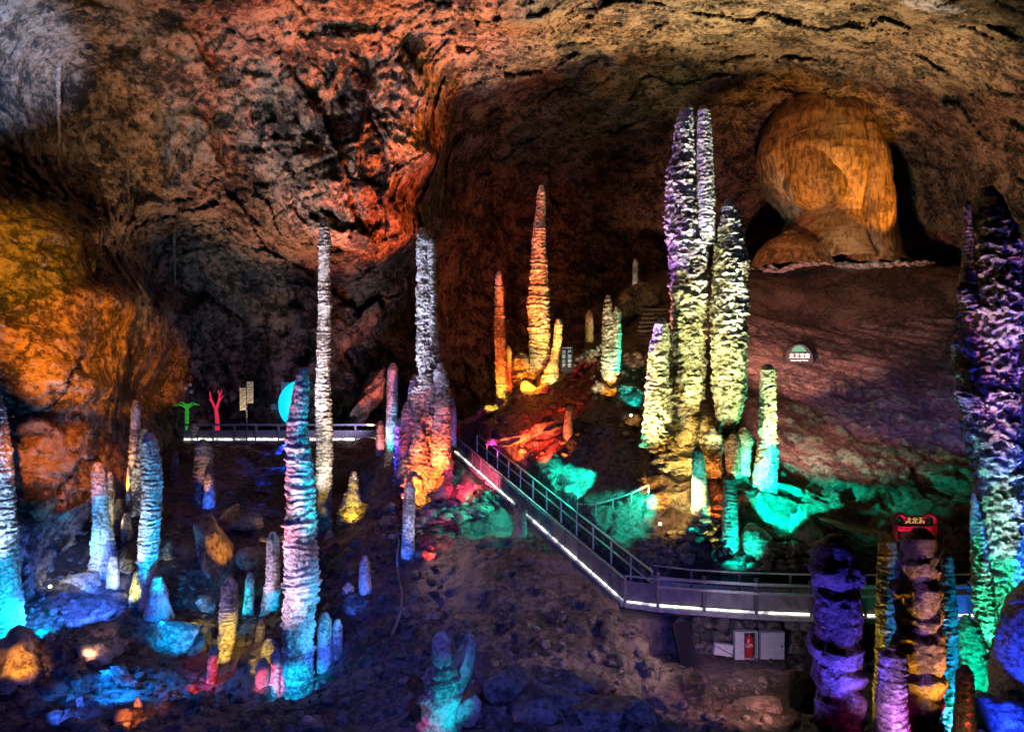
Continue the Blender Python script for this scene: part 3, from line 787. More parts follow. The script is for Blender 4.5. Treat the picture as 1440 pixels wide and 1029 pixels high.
# ------------------------------------------------------------------ the great honey coloured dome on its ledge
def toned(name, V, Fc):
    me = mesh_from(name, V, Fc)
    tone(me, V, 0.35, 433)
    return me
def dome():
    d = 63.0
    prof = [(1160, 123, 24), (1160, 128, 60), (1158, 138, 96), (1153, 152, 124), (1149, 180, 148), (1151, 225, 172), (1158, 255, 170), (1168, 275, 160), (1178, 292, 148), (1182, 310, 140), (1174, 334, 156), (1166, 360, 180)]
    V, Fc, foot = column_mesh('d', prof, d, 'k', 301, 0.0, 0.05, 1.8, sink=1.0, fine=0.0)
    W = V + foot
    c = at(1160, 240, d)
    th = np.arctan2(W[:, 1] - d, W[:, 0] - c[0])
    zz = W[:, 2]
    # a groove runs down the front, right of the middle
    g = np.exp(-((th + math.pi / 2 - 0.42) / 0.10) ** 2) * np.clip((at(0, 175, d)[2] - zz) / 2.0, 0, 1)
    fl = 0.10 * np.abs(np.sin(th * 26 + 1.5 * np.sin(zz))) * np.clip((at(0, 190, d)[2] - zz) / 4.0, 0, 1)
    k = 1 - 0.20 * g - 0.02 * fl
    W[:, 0] = c[0] + (W[:, 0] - c[0]) * k
    W[:, 1] = d + (W[:, 1] - d) * k
    root = empty('flowstone_dome', foot, 'giant honey coloured beehive dome of flowstone on the high ledge', 'flowstone')
    link('body', toned('body', W - foot, Fc), M_DOME, root)
    V2, F2, f2 = column_mesh('l', [(1150, 150, 20), (1148, 160, 60), (1146, 190, 84), (1148, 230, 92), (1152, 262, 88), (1156, 284, 70), (1158, 296, 40), (1158, 301, 16)], d - 3.0, 'k', 307, 0.0, 0.04, 1.8, sink=0.15, fine=0.0)
    V2[:, 1] += V2[:, 2] * 0.16
    o = link('hanging_lobe', toned('hanging_lobe', V2, F2), M_DOME, root)
    o.location = tuple(f2 - foot)
    V3, F3, f3 = column_mesh('r', [(1214, 168, 14), (1216, 178, 34), (1220, 205, 46), (1224, 240, 52), (1227, 290, 56), (1228, 335, 60), (1228, 358, 64)], d - 3.0, 'k', 311, 0.0, 0.06, 0.9, sink=0.8, fine=0.0)
    o = link('side_buttress', toned('side_buttress', V3, F3), M_DOME, root)
    o.location = tuple(f3 - foot)
    V4, F4, f4 = column_mesh('m', [(1112, 330, 24), (1112, 337, 56), (1114, 349, 84), (1114, 364, 104)], d - 4.4, 'k', 317, 0.0, 0.06, 1.8, sink=0.8, fine=0.0)
    o = link('foot_mound', toned('foot_mound', V4, F4), M_DOME, root)
    o.location = tuple(f4 - foot)
    random.seed(4)
    for i in range(20):
        x = 1163 + i * 2.3 + random.uniform(-.5, .5)
        y0 = 140 + max(0, (x - 1176)) * 0.85 + random.uniform(0, 3)
        L = random.uniform(16, 34)
        dd = d - 4.55 + abs(x - 1158) * 0.02
        m = MB()
        m.tube([at(x, y0, dd + .15), at(x, y0 + L * .5, dd - .02), at(x, y0 + L, dd)], [0.09, 0.07, 0.015], 6)
        m.build('drip', M_DOME, root, True)
dome()

# hanging stalactites on the left wall
def stalactite(px, py, length, w, d, label, sd_):
    v = at(px, py, 1.0)
    n = np.linalg.norm(v)
    q = v / n
    r = float(np.exp(_sf(q[None]))[0])
    r = r + float(shell_disp((q * r)[None])[0])
    dd = r / n - 0.12
    prof = [(px, py, w), (px, py + length * .35, w * .8), (px + 1, py + length * .7, w * .55), (px + 1, py + length, w * .2)]
    A = [at(*p[:2], dd) for p in prof]
    rng = np.random.RandomState(sd_)
    pts, rad = [], []
    for t in np.linspace(0, 1, 26):
        f = t * 3
        i = min(2, int(f)); f -= i
        pts.append(A[i] * (1 - f) + A[i + 1] * f + np.array([rng.normal() * .015, 0, 0]))
        rad.append((prof[i][2] * (1 - f) + prof[i + 1][2] * f) / 2 * dd / F * (0.85 + 0.35 * rng.rand()))
    m = MB()
    # a root reaching back into the rock
    m.tube([A[0] + np.array([0, 0.15, 0.3])] + pts, [rad[0] * 0.4] + rad, 9)
    m.build('stalactite', M_CAL, None, True, label=label, cat='stalactite', group='stalactites on the left wall')
for i, a in enumerate([(82, 95, 140, 7, 36, 'longest pale stalactite high on the left wall'), (139, 330, 62, 8, 40, 'pale stalactite group above the orange wall edge, longer one'),
                       (180, 218, 78, 5, 39, 'thin white stalactite hanging mid height on the left wall'), (112, 226, 56, 5, 38, 'thin stalactite right of the longest pale one'),
                       (245, 330, 78, 5, 47, 'thin grey stalactite in the dark recess above the walkway'), (132, 372, 26, 6, 36, 'short tan stalactite beside the orange wall edge'),
                       (143, 385, 45, 5, 36, 'slim pink white stalactite at the tip of the orange wall edge'), (310, 190, 35, 5, 41, 'short pale stalactite under the brown overhang')]):
    stalactite(*a, i)

# ------------------------------------------------------------------ rocks
def rock_mesh(name, size, seed_, sub=4, facets=13, rough=0.12):
    bm = bmesh.new()
    bmesh.ops.create_icosphere(bm, subdivisions=sub, radius=1.0)
    V = np.array([v.co[:] for v in bm.verts])
    rng = np.random.RandomState(seed_)
    for _ in range(facets):
        n = rng.normal(size=3); n /= np.linalg.norm(n)
        h = rng.uniform(0.42, 0.8)
        k = V @ n
        V = V - np.outer(np.clip(k - h, 0, None) * 0.97, n)
    V = V * (1 + rough * 1.2 * fbm(V * 1.6 + seed_, 3, seed_) + rough * 0.8 * ridged(V * 3.3 + seed_, 3, seed_ + 3) + 0.5 * rough * layers((V[:, 2] + .3 * V[:, 0]) * 4 + fbm(V * 2, 2, seed_), seed_, .3))[:, None]
    V = V * np.array(size) / 2 / 0.75
    Fc = np.array([[v.index for v in f.verts] for f in bm.faces])
    bm.free()
    me = mesh_from(name, V, Fc)
    tone(me, V + seed_, 1.0, seed_)
    return me
def rock(px, py, w, h, d, label, seed_, mat=None, tilt=0.0, depth=None, cat='rock', name='rock', facets=13, rough=.14):
    sx, sz = w * d / F, h * d / F
    o = link(name, rock_mesh(name, (sx, depth or (sx + sz) / 2, sz), seed_, 4, facets, rough), mat or M_STONE, label=label, cat=cat)
    o.location = tuple(at(px, py, d))
    o.rotation_euler = (0, tilt, 0)
    return o
rock(302, 770, 38, 108, 30.5, 'tall leaning boulder, blue on its left face and tan on top', 1, tilt=-0.22)
rock(322, 722, 30, 24, 33, 'tan block behind the tall leaning boulder', 2)
rock(384, 756, 46, 14, 32, 'flat amber slab behind the white and violet stalagmite', 3)
rock(352, 736, 38, 26, 33.5, 'brown cracked rock between the tan block and the flat amber slab', 5)
rock(345, 786, 34, 30, 31.5, 'brown broken rock right of the tall leaning boulder', 6)
rock(140, 914, 66, 40, 24.2, 'rough pinkish tan rock in the lower left field', 7, rough=.38)
rock(104, 930, 20, 30, 23.6, 'small tan stone left of the rough pinkish tan rock', 8)
rock(16, 955, 80, 80, 22.4, 'rough golden rock at the left edge near the bottom', 9, rough=.4)
rock(112, 825, 62, 34, 29, 'blue lit rock mound at the foot of the blue ringed stalagmite', 10, rough=.2)
rock(250, 890, 80, 44, 26.2, 'bright blue lit rock slab right of the pale cyan stalagmite', 12, rough=.15, tilt=.2)
rock(182, 788, 22, 34, 29.6, 'yellow green angular rock left of the pale cyan stalagmite', 13)
rock(231, 775, 22, 24, 29.4, 'yellow green angular rock right of the pale cyan stalagmite', 14)
rock(168, 952, 50, 22, 22.8, 'blue lit branch shaped rock in the lower left corner', 15, tilt=.25, rough=.25)
rock(288, 850, 26, 20, 27.6, 'small rock glowing yellow beside the floodlight', 16)
rock(652, 942, 34, 108, 18.5, 'upright pointed shard behind the bottom ringed stalagmite', 17, tilt=.2, facets=22)
rock(760, 990, 110, 84, 18.6, 'large dark angular boulder at the bottom centre', 18, rough=.2, facets=16, mat=M_RUB)
rock(715, 975, 62, 70, 18.9, 'dark blocky stone on the left side of the large boulder', 19, mat=M_RUB)
rock(800, 965, 120, 40, 19.6, 'long dark rock rising behind the large boulder', 20, rough=.25, mat=M_RUB)
rock(855, 1005, 100, 56, 17.8, 'dark rounded rock right of the large boulder', 21, rough=.25, mat=M_RUB)
rock(652, 1000, 40, 36, 17.4, 'grey stone beside the bottom ringed stalagmite', 22)
rock(905, 424, 52, 40, 47, 'pale upright slab on top of the hill', 23, facets=12)
rock(880, 434, 26, 30, 46, 'amber stone left of the pale upright slab', 24)
rock(622, 690, 34, 26, 33.6, 'orange red rock pile at the foot of the craggy column', 26, rough=.3, mat=M_FLOW)
rock(585, 682, 30, 22, 33.6, 'glowing orange boulder left of the orange red pile', 27, rough=.25, mat=M_FLOW)
rock(650, 692, 26, 16, 33.2, 'dark red rock beside the stair foundation', 28, rough=.3, mat=M_FLOW)
rock(775, 602, 66, 24, 35.6, 'long red lit rock on the hill beyond the stairs', 29, rough=.3, tilt=-.25)
rock(730, 616, 52, 18, 36.4, 'orange lit rock left of the long red one', 30, rough=.3, tilt=-.2)
rock(692, 622, 22, 10, 37.4, 'magenta lit rock next to the upper stairs', 31, rough=.2)
rock(742, 543, 26, 20, 40.2, 'glowing amber boulder below the low domed stalagmite', 32)
rock(683, 578, 30, 12, 40.3, 'small amber ledge rock on the skyline left of the thin orange stalagmite', 33, tilt=-.4)
rock(664, 590, 20, 10, 40.3, 'pale stone on the skyline above the stair top', 34, tilt=-.4)
rock(522, 556, 26, 64, 48.6, 'red brown leaning rock against the dark wall above the left walkway', 35, tilt=.55, rough=.75, mat=M_WALL, facets=24)
rock(1210, 752, 120, 30, 28.5, 'sloping brown slab behind the right walkway', 36, tilt=.32, rough=.1)
rock(1160, 772, 60, 30, 27.9, 'amber tinted rock behind the violet foreground stalagmite', 37, rough=.2)
rock(1068, 992, 60, 14, 19.8, 'low round dark stone on the mud floor', 38, facets=5, mat=M_RUB)
rock(1125, 745, 40, 60, 28.8, 'brown flowstone lump right of the teal stalagmites', 39, mat=M_FLOW, rough=.25)
rock(1110, 690, 80, 26, 31.2, 'green lit ledge right of the flat topped green stalagmite', 40, rough=.25, tilt=.2)
rock(880, 548, 44, 16, 37, 'flat teal lit rock right of the white and teal stalagmite', 41, rough=.15)
rock(850, 548, 36, 22, 37.6, 'amber rock at the foot of the white and teal stalagmite', 42, rough=.2)
rock(885, 590, 36, 30, 35.4, 'rounded rock under the green floodlight', 43, rough=.2)
rock(1420, 900, 60, 90, 21, 'blue rock behind the deep blue flowstone mass', 44, rough=.2)
rock(1395, 1010, 90, 40, 15.8, 'dark rock in the bottom right corner', 45, rough=.2)
rock(1130, 975, 40, 70, 15, 'dark upright rock behind the violet foreground stalagmite', 46)

# loose rubble nobody could count
def rubble(name, n, region, smin, smax, seed_, label, mat, power=2.2):
    rng = np.random.RandomState(seed_)
    protos = []
    for i in range(6):
        bm = bmesh.new()
        bmesh.ops.create_icosphere(bm, subdivisions=2, radius=1.0)
        V = np.array([v.co[:] for v in bm.verts]); Fc = np.array([[v.index for v in f.verts] for f in bm.faces]); bm.free()
        for _ in range(8):
            q = rng.normal(size=3); q /= np.linalg.norm(q)
            V = V - np.outer(np.clip(V @ q - rng.uniform(.5, .8), 0, None) * .95, q)
        protos.append((V * np.array([1, rng.uniform(.6, 1), rng.uniform(.45, .8)]), Fc))
    px, d = region(rng, n)
    X = (px - CX) / F * d
    Z = gfast(X, d)
    Vs, Fs, b = [], [], 0
    for i in range(n):
        V, Fc = protos[i % 6]
        s = smin + (smax - smin) * rng.rand() ** power
        a = rng.rand() * 6.28
        t = rng.normal() * .4
        Rz = np.array([[math.cos(a), -math.sin(a), 0], [math.sin(a), math.cos(a), 0], [0, 0, 1]])
        Rx = np.array([[1, 0, 0], [0, math.cos(t), -math.sin(t)], [0, math.sin(t), math.cos(t)]])
        Vs.append((V * s) @ Rx.T @ Rz.T + [X[i], d[i], Z[i] + s * .12]); Fs.append(Fc + b); b += len(V)
    Vs = np.vstack(Vs)
    me = mesh_from(name, Vs, np.vstack(Fs))
    tone(me, Vs, 0.8, seed_)
    link(name, me, mat, kind='stuff', label=label, cat='rubble')
rubble('rubble', 1500, lambda r, n: (r.uniform(-60, 620, n), r.uniform(19, 33, n)), 0.05, 0.34, 1, 'loose stones strewn over the left basin', M_RUB)
rubble('rubble', 600, lambda r, n: (r.uniform(560, 1180, n), r.uniform(16.5, 24, n)), 0.03, 0.22, 2, 'loose stones strewn over the mud floor at the bottom', M_RUB)
rubble('rubble', 420, lambda r, n: (r.uniform(905, 1200, n), r.uniform(27.0, 28.6, n)), 0.10, 0.42, 3, 'bank of broken rocks behind the right walkway', M_RUB, 1.2)
rubble('rubble', 300, lambda r, n: (r.uniform(540, 690, n), r.uniform(31.5, 34.5, n)), 0.08, 0.4, 5, 'heap of broken rocks around the foot of the orange craggy column', M_FLOW, 1.5)
rubble('rubble', 400, lambda r, n: (r.uniform(680, 920, n), r.uniform(33.0, 40, n)), 0.05, 0.3, 6, 'stones lying on the hill beyond the stairs', M_RUB)
def rim(r, n):
    x = np.sort(r.uniform(1050, 1312, n))
    return x, 57.7 + r.uniform(0, .8, n)
rubble('rubble', 170, rim, 0.22, 0.62, 4, 'dense row of small pale stones along the edge of the high ledge', M_CAL, 1.3)

# ------------------------------------------------------------------ walkways, stairs and railings
def hit(px, py, lo=15.0, hi=80.0):
    """where the pixel's ray meets the ground"""
    dd = np.arange(lo, hi, 0.1)
    X = (px - CX) / F * dd
    Z = gfast(X, dd)
    rz = -(py - HY) / F * dd
    i = int(np.argmax(Z >= rz)) if np.any(Z >= rz) else len(dd) - 1
    return np.array([X[i], dd[i], Z[i]])

def railing(name, label, pts, height, posts=True, panel=(0.1, 0.62), rails=(1.0,), led=True, out=(0, -1, 0), postw=0.06, railw=0.05, railh=0.05,
            m_post=None, m_rail=None, m_panel=None, post_extra=0.0, led_w=0.07, led_mat=None, kerb=True, cat='railing'):
    root = empty(name, pts[0], label, cat)
    pts = [np.array(p, float) for p in pts]
    out = np.array(out, float)
    Zv = np.array([0, 0, 1.0])
    for p in pts:
        if posts:
            MB().box(p + Zv * (height + post_extra) / 2, (postw, postw, height + post_extra)).build('post', m_post or M_POST, root)
    for a, b in zip(pts[:-1], pts[1:]):
        L = np.linalg.norm(b - a)
        e = (b - a) / L
        for r in rails:
            MB().beam(a + Zv * height * r + out * (postw / 2 + railw / 2 + .004), b + Zv * height * r + out * (postw / 2 + railw / 2 + .004), railw, railh).build('rail', m_rail or M_STEEL, root)
        if panel:
            z0, z1 = panel[0] * height, panel[1] * height
            g = postw * 0.7
            q0, q1 = a + e * g, b - e * g
            n = np.cross(e, Zv); n /= np.linalg.norm(n)
            V = []
            for s_ in (0.012, -0.012):
                V += [q0 + Zv * z0 + n * s_, q1 + Zv * z0 + n * s_, q1 + Zv * z1 + n * s_, q0 + Zv * z1 + n * s_]
            MB().add(V, [(0, 1, 2, 3), (7, 6, 5, 4), (0, 4, 5, 1), (1, 5, 6, 2), (2, 6, 7, 3), (3, 7, 4, 0)]).build('panel', m_panel or M_PANEL, root)
        if led:
            MB().beam(a + e * .05 + Zv * (0.03 + led_w / 2) + out * 0.05, b - e * .05 + Zv * (0.03 + led_w / 2) + out * 0.05, 0.03, led_w).build('led_strip', led_mat or M_LED, root)
        if kerb:
            MB().beam(a + Zv * -0.06 + out * 0.07, b + Zv * -0.06 + out * 0.07, 0.22, 0.14).build('kerb', M_CONC, root)
    return root

sp3 = np.array([*sperp, 0.0])
def stair_pt(t, s=0.0):
    return SA + (SB - SA) * t + sp3 * s
# the staircase body and its steps
stairs = link('stairs', None, kind='structure', label='long straight flight of steps between two railings')
stairs.location = tuple(SA)
V = []
for t in (-0.02, 1.0):
    for s_ in (0.0, SW):
        V += [stair_pt(t, s_) + [0, 0, -0.10], stair_pt(t, s_) + [0, 0, -1.3]]
MB().add(V, [(0, 2, 6, 4), (1, 5, 7, 3), (0, 4, 5, 1), (2, 3, 7, 6), (0, 1, 3, 2), (4, 6, 7, 5)]).build('foundation', M_CONC, stairs)
NS = 28
for i in range(NS):
    t0, t1 = i / NS, (i + 1) / NS
    a, b = stair_pt(t0, SW / 2), stair_pt(t1, SW / 2)
    z = (a[2] + b[2]) / 2 - 0.02
    c = (a + b) / 2
    e = np.array([*sdir, 0])
    Rm = np.stack([e, np.array([*sperp, 0]), np.array([0, 0, 1.0])], 1)
    MB().box((c[0], c[1], z - 0.12), (slen / NS + .03, SW - 0.02, 0.24), Rm).build('step', M_DECK, stairs)
railing('stair_railing', 'near railing of the stairs with solid panels over a white light strip', [stair_pt(t) for t in np.linspace(0, 1, 16)], 0.86, out=-sp3, panel=(0.16, 0.80), postw=0.07, railw=0.07, railh=0.07)
railing('stair_railing', 'far railing of the stairs with two thin rails', [stair_pt(t, SW) for t in np.linspace(0.0, 1, 13)], 0.92, panel=None, rails=(1.0, 0.55), led=False, kerb=False, out=sp3, postw=0.06, railw=0.05, railh=0.06, m_post=M_STEEL)
railing('stair_railing', 'short bluish railing section at the head of the stairs', [MIDP, SA], 0.86, panel=(0.16, 0.80), out=(-.6, -.7, 0), postw=0.05)

def deck(name, label, near, depth, mat):
    root = link(name, None, kind='structure', label=label)
    root.location = tuple(near[0])
    for a, b in zip(near[:-1], near[1:]):
        y = np.array([0, depth, 0])
        z = np.array([0, 0, -0.22])
        V = [a, b, b + y, a + y, a + z, b + z, b + y + z, a + y + z]
        MB().add(V, [(0, 1, 2, 3), (7, 6, 5, 4), (0, 4, 5, 1), (1, 5, 6, 2), (2, 6, 7, 3), (3, 7, 4, 0)]).build('deck_slab', mat, root)
    return root
deck('walkway', 'level walkway crossing the right half', RWp, 1.75, M_DECK)
railing('walkway_railing', 'near railing of the right walkway with dark posts and white light strip', RWp[1:], 1.06, panel=(0.14, 0.60), rails=(0.93, 0.66), postw=0.11, railw=0.05, railh=0.09, post_extra=0.1, led_w=0.08)
railing('walkway_railing', 'railing section joining the stairs to the right walkway', RWp[:2], 0.95, panel=(0.14, 0.80), postw=0.09)
FRp = [p + np.array([0, 1.75, 0]) for p in RWp]
FRp = [stair_pt(1, SW), np.array([FRp[1][0] + .1, FRp[1][1] + .3, ZR])] + FRp[2:]
railing('walkway_railing', 'far railing of the right walkway with two thin rails', FRp, 0.95, panel=(0.1, 0.45), rails=(1.0, 0.6), led=False, kerb=False, postw=0.07, m_post=M_POST, m_panel=M_CONC)
deck('walkway', 'level walkway below the dark recess on the left', LWp + [MIDP], 2.2, M_CONC)
railing('walkway_railing', 'low grey railing of the left walkway with glowing white strip', LWp, 1.05, panel=(0.12, 0.62), rails=(0.95,), postw=0.12, railw=0.08, railh=0.12, led_w=0.13, m_post=M_CONC, m_rail=M_CONC, m_panel=M_CONC)
# narrow handrail on the teal bank
hp = [hit(812, 728), hit(838, 722), hit(862, 715), hit(888, 706), hit(912, 696)]
railing('handrail', 'thin single handrail across the teal lit bank', [p + np.array([0, 0, -.05]) for p in hp], 0.42, panel=None, rails=(1.0,), led=False, kerb=False, postw=0.05, railw=0.05, railh=0.06, m_post=M_STEEL)

# upper steps climbing the hill
ust = link('stairs', None, kind='structure', label='dark worn steps climbing the hill left of the pale columns')
for i in range(17):
    t = i / 16
    p = at(905 + 28 * t, 530 - 96 * t, 38.4 + 7.4 * t)
    MB().box(p + [0, .35, -.3], (2.4, .75, .6)).build('step', M_CONC, ust)

# stone walls built of separate stones
def stone_wall(label, a, b, height, rows, per_row, depth, seed_, mat):
    rng = np.random.RandomState(seed_)
    root = empty('stone_wall', a, label, 'wall')
    protos = []
    for i in range(6):
        m = rock_mesh('stone', (1.0, 1.0, 1.0), seed_ * 10 + i, 2, 10, .14)
        m.materials.append(mat)
        protos.append(m)
    a, b = np.array(a, float), np.array(b, float)
    L = np.linalg.norm(b - a)
    e = (b - a) / L
    for r in range(rows):
        for c in range(per_row):
            t = (c + 0.5 + (r % 2) * .5 - .25 + rng.uniform(-.15, .15)) / per_row
            w = L / per_row * rng.uniform(.95, 1.35)
            h = height / rows * rng.uniform(1.0, 1.35)
            o = link('stone', protos[rng.randint(6)], None, root)
            o.location = tuple(e * L * t + np.array([0, rng.uniform(-.08, .08), height * (r + .5) / rows]))
            o.scale = (w, depth * rng.uniform(.8, 1.2), h)
            o.rotation_euler = (rng.normal() * .15, rng.normal() * .12, math.atan2(e[1], e[0]))
    return root
stone_wall('dark rubble retaining wall carrying the right walkway', (5.35, 24.42, -9.0), (12.6, 24.1, -9.0), 1.5, 4, 17, 0.5, 3, M_RUB)
stone_wall('low scaly stone wall right of the black sign', at(806, 533, 39.8), at(858, 505, 40.6), 1.1, 4, 9, 0.4, 5, M_STONE)

# ------------------------------------------------------------------ lettering
def text_mesh(name, body, size, extrude=0.01):
    cu = bpy.data.curves.new(name, 'FONT')
    cu.body = body
    cu.size = size
    cu.extrude = extrude
    cu.align_x = 'CENTER'
    cu.align_y = 'CENTER'
    cu.resolution_u = 3
    ob = bpy.data.objects.new(name, cu)
    col.objects.link(ob)
    dg = bpy.context.evaluated_depsgraph_get()
    me = bpy.data.meshes.new_from_object(ob.evaluated_get(dg))
    bpy.data.objects.remove(ob)
    return me
def letters(body, size, pos, parent, mat, tiltx=0.0, name='lettering'):
    me = text_mesh(name, body, size)
    o = link(name, me, mat, parent)
    o.location = tuple(np.array(pos, float) - np.array(parent.location))
    o.rotation_euler = (math.radians(90) + tiltx, 0, 0)
    return o

# black warning board on its crossed stand
def warning_board():
    d = 39.2
    c = at(797, 505, d)
    w, h = 17.5 * d / F, 36 * d / F
    root = empty('warning_sign', at(797, 542, d), 'black board with two columns of white characters on a crossed stand', 'sign')
    MB().box(c, (w, .05, h)).build('board', M_BLACK, root)
    for x, s in ((w * .22, '严禁攀登'), (-w * .24, '游客止步')):
        for i, ch in enumerate(s):
            letters(ch, 0.21, c + [x, -.032, h * .27 - i * .235], root, M_WHITE, name='character')
    for i in range(4):
        MB().box(c + [-w * .3 + i * w * .2, -.03, h * .44], (.07, .012, .05)).build('header_mark', M_WHITE, root)
    zb = gz(797, d) - .05
    for a, b in ((-.42, .3), (.42, -.3)):
        MB().tube([(c[0] + a, d + .02, zb), (c[0] + b, d + .05, c[2] - h * .3)], .022, 6).build('leg', M_BLACK, root)
    MB().tube([(c[0], d + .35, zb), (c[0], d + .05, c[2] - h * .3)], .022, 6).build('leg', M_BLACK, root)
warning_board()

# rounded stone with the name of the dome
def name_stone():
    p = hit(1122, 511)
    d = p[1] - .3
    k = d / F
    c = at(1122, 498, d)
    root = empty('name_stone', at(1122, 512, d), 'dark rounded name stone with a green picture and white characters on the slope', 'sign')
    # outline: arch flat at the foot
    out = [(-18, 13), (-19, 5), (-17, -3), (-12, -9), (-6, -13), (1, -14), (8, -12), (14, -6), (18, 1), (19.5, 7), (18, 13)]
    n = len(out)
    V = [c + [x * k, -.22, -y * k] for x, y in out] + [c + [x * k * 1.05, .3, -y * k * 1.05] for x, y in out]
    Fc = [tuple(range(n)), tuple(n + i for i in reversed(range(n)))] + [(i, n + i, n + (i + 1) % n, (i + 1) % n) for i in range(n)]
    MB().add(V, Fc).build('slab', M_DSTONE, root)
    out2 = [(-11, -3.5), (-10, -7), (-6, -10.5), (0, -12), (6, -9.5), (9, -5), (9, -3.5)]
    V = [c + [x * k, -.235, -y * k] for x, y in out2] + [c + [x * k, -.2, -y * k] for x, y in out2]
    n = len(out2)
    MB().add(V, [tuple(range(n)), tuple(n + i for i in reversed(range(n)))] + [(i, n + i, n + (i + 1) % n, (i + 1) % n) for i in range(n)]).build('picture_panel', M_GREENB, root)
    letters('龙王宝座', 0.30, c + [0, -.24, -.12], root, M_NAME)
    letters("Dragon King's Throne", 0.11, c + [0, -.24, -.36], root, M_NAME)
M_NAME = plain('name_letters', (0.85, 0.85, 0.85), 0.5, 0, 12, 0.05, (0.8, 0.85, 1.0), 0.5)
name_stone()

# red gate frame with gold characters
def photo_arch():
    d = 27.4
    k = d / F
    zb = gz(1286, d) - .05
    root = empty('photo_frame', (at(1286, 0, d)[0], d, zb), 'red frame with curled corners and gold characters behind the right walkway', 'frame')
    def P(x, y, o=0.0):
        q = at(x, y, d); q[1] += o
        return q
    for x in (1258, 1314):
        a = P(x, 760); a[2] = zb
        MB().beam(a, P(x, 738), 6 * k, .10, up=(0, 1, 0)).build('post', M_REDP, root)
    # curled shoulders
    for s in (-1, 1):
        x0 = 1286 + s * 21
        arc = [P(x0 + s * 9 * math.cos(t), 733 - 10 * math.sin(t)) for t in np.linspace(-0.5, math.pi * .95, 12)]
        MB().tube(arc, 3.0 * k, 8).build('corner_scroll', M_REDP, root, True)
    MB().box(P(1286, 743), (54 * k, .10, 7 * k)).build('crossbar', M_REDP, root)
    MB().box(P(1286, 732, .03), (36 * k, .06, 15 * k)).build('name_board', M_BLACK, root)
    letters('黄龙洞', 9.6 * k, P(1286, 732, -.02), root, M_GOLD)
    MB().box(P(1290, 762, .06), (46 * k, .05, 30 * k)).build('dark_panel', M_BLACK, root)
    MB().box(P(1286, 790, .05), (54 * k, .06, 24 * k)).build('lower_panel', M_GREY, root)
photo_arch()

# fire cabinet in the retaining wall
def fire_cabinet():
    d = 23.72
    k = d / F
    root = empty('fire_cabinet', at(1052, 927, d), 'open grey fire cabinet with a red extinguisher inside', 'cabinet')
    x0, x1, y0, y1 = 1034, 1066, 888, 927
    c = at((x0 + x1) / 2, (y0 + y1) / 2, d)
    w, h, t = (x1 - x0) * k, (y1 - y0) * k, .03
    MB().box(c + [0, .26, 0], (w, t, h)).build('back_panel', M_BLACK, root)
    for s in (-1, 1):
        MB().box(c + [s * (w - t) / 2, .13, 0], (t, .24, h - .004)).build('side_panel', M_GREY, root)
        MB().box(c + [0, .13, s * (h - t) / 2], (w - 2 * t - .006, .24, t)).build('end_panel', M_GREY, root)
    MB().box(c + [-w * .31, -.005, 0], (w * .40, .02, h)).build('door', M_GREY, root)
    ex = c + [w * .15, .12, -.03]
    b = empty('fire_extinguisher', ex - [0, 0, .38], 'red extinguisher standing inside the open grey cabinet', 'extinguisher')
    prof = [(-.38, .09), (-.36, .13), (.22, .13), (.29, .09), (.33, .04), (.38, .035)]
    MB().tube([ex + [0, 0, z] for z, r in prof], [r for z, r in prof], 14).build('body', M_RED, b, True)
    MB().tube([ex + [0, 0, z] for z in (-.02, .01)], .1325, 14).build('band', M_WHITE, b, True)
    MB().tube([ex + [0, 0, z] for z in (.05, .075)], .1325, 14).build('band', M_WHITE, b, True)
    MB().box(ex + [.03, -.02, .40], (.13, .03, .04)).build('handle', M_BLACK, b)
    root2 = empty('fire_cabinet', at(1087, 927, d), 'closed grey fire cabinet beside the open one', 'cabinet')
    c = at(1087, 908, d)
    w, h = 33 * k, 38 * k
    MB().box(c + [0, .15, 0], (w, .26, h)).build('box', M_GREY, root2)
    MB().box(c + [0, .008, 0], (w - .02, .018, h - .02)).build('door', M_GREY, root2)
    MB().box(c + [w * .38, -.012, 0], (.035, .02, .07)).build('lock', M_BLACK, root2)
    c = at(1018, 914, d)
    r3 = empty('junction_box', at(1018, 924, d), 'small tilted pale box left of the open cabinet', 'box')
    Rm = np.array(Matrix.Rotation(math.radians(8), 3, 'Y'))
    MB().box(c + [0, .12, 0], (26 * k, .2, 16 * k), Rm).build('casing', M_GREY, r3)
    MB().beam(c + [-.28, -.0, .16], c + [.3, -.0, -.17], .03, .02).build('strap', M_BLACK, r3)
    m = MB()
    a, b2 = at(957, 874, 23.6), at(970, 936, 23.2)
    m.beam(a, b2, .55, .06, up=(0, 1, 0))
    m.build('plank', plain('dark_plank', (0.014, 0.012, 0.012), 0.95), None, label='dark board leaning on the rubble wall left of the cabinets', cat='board')
fire_cabinet()

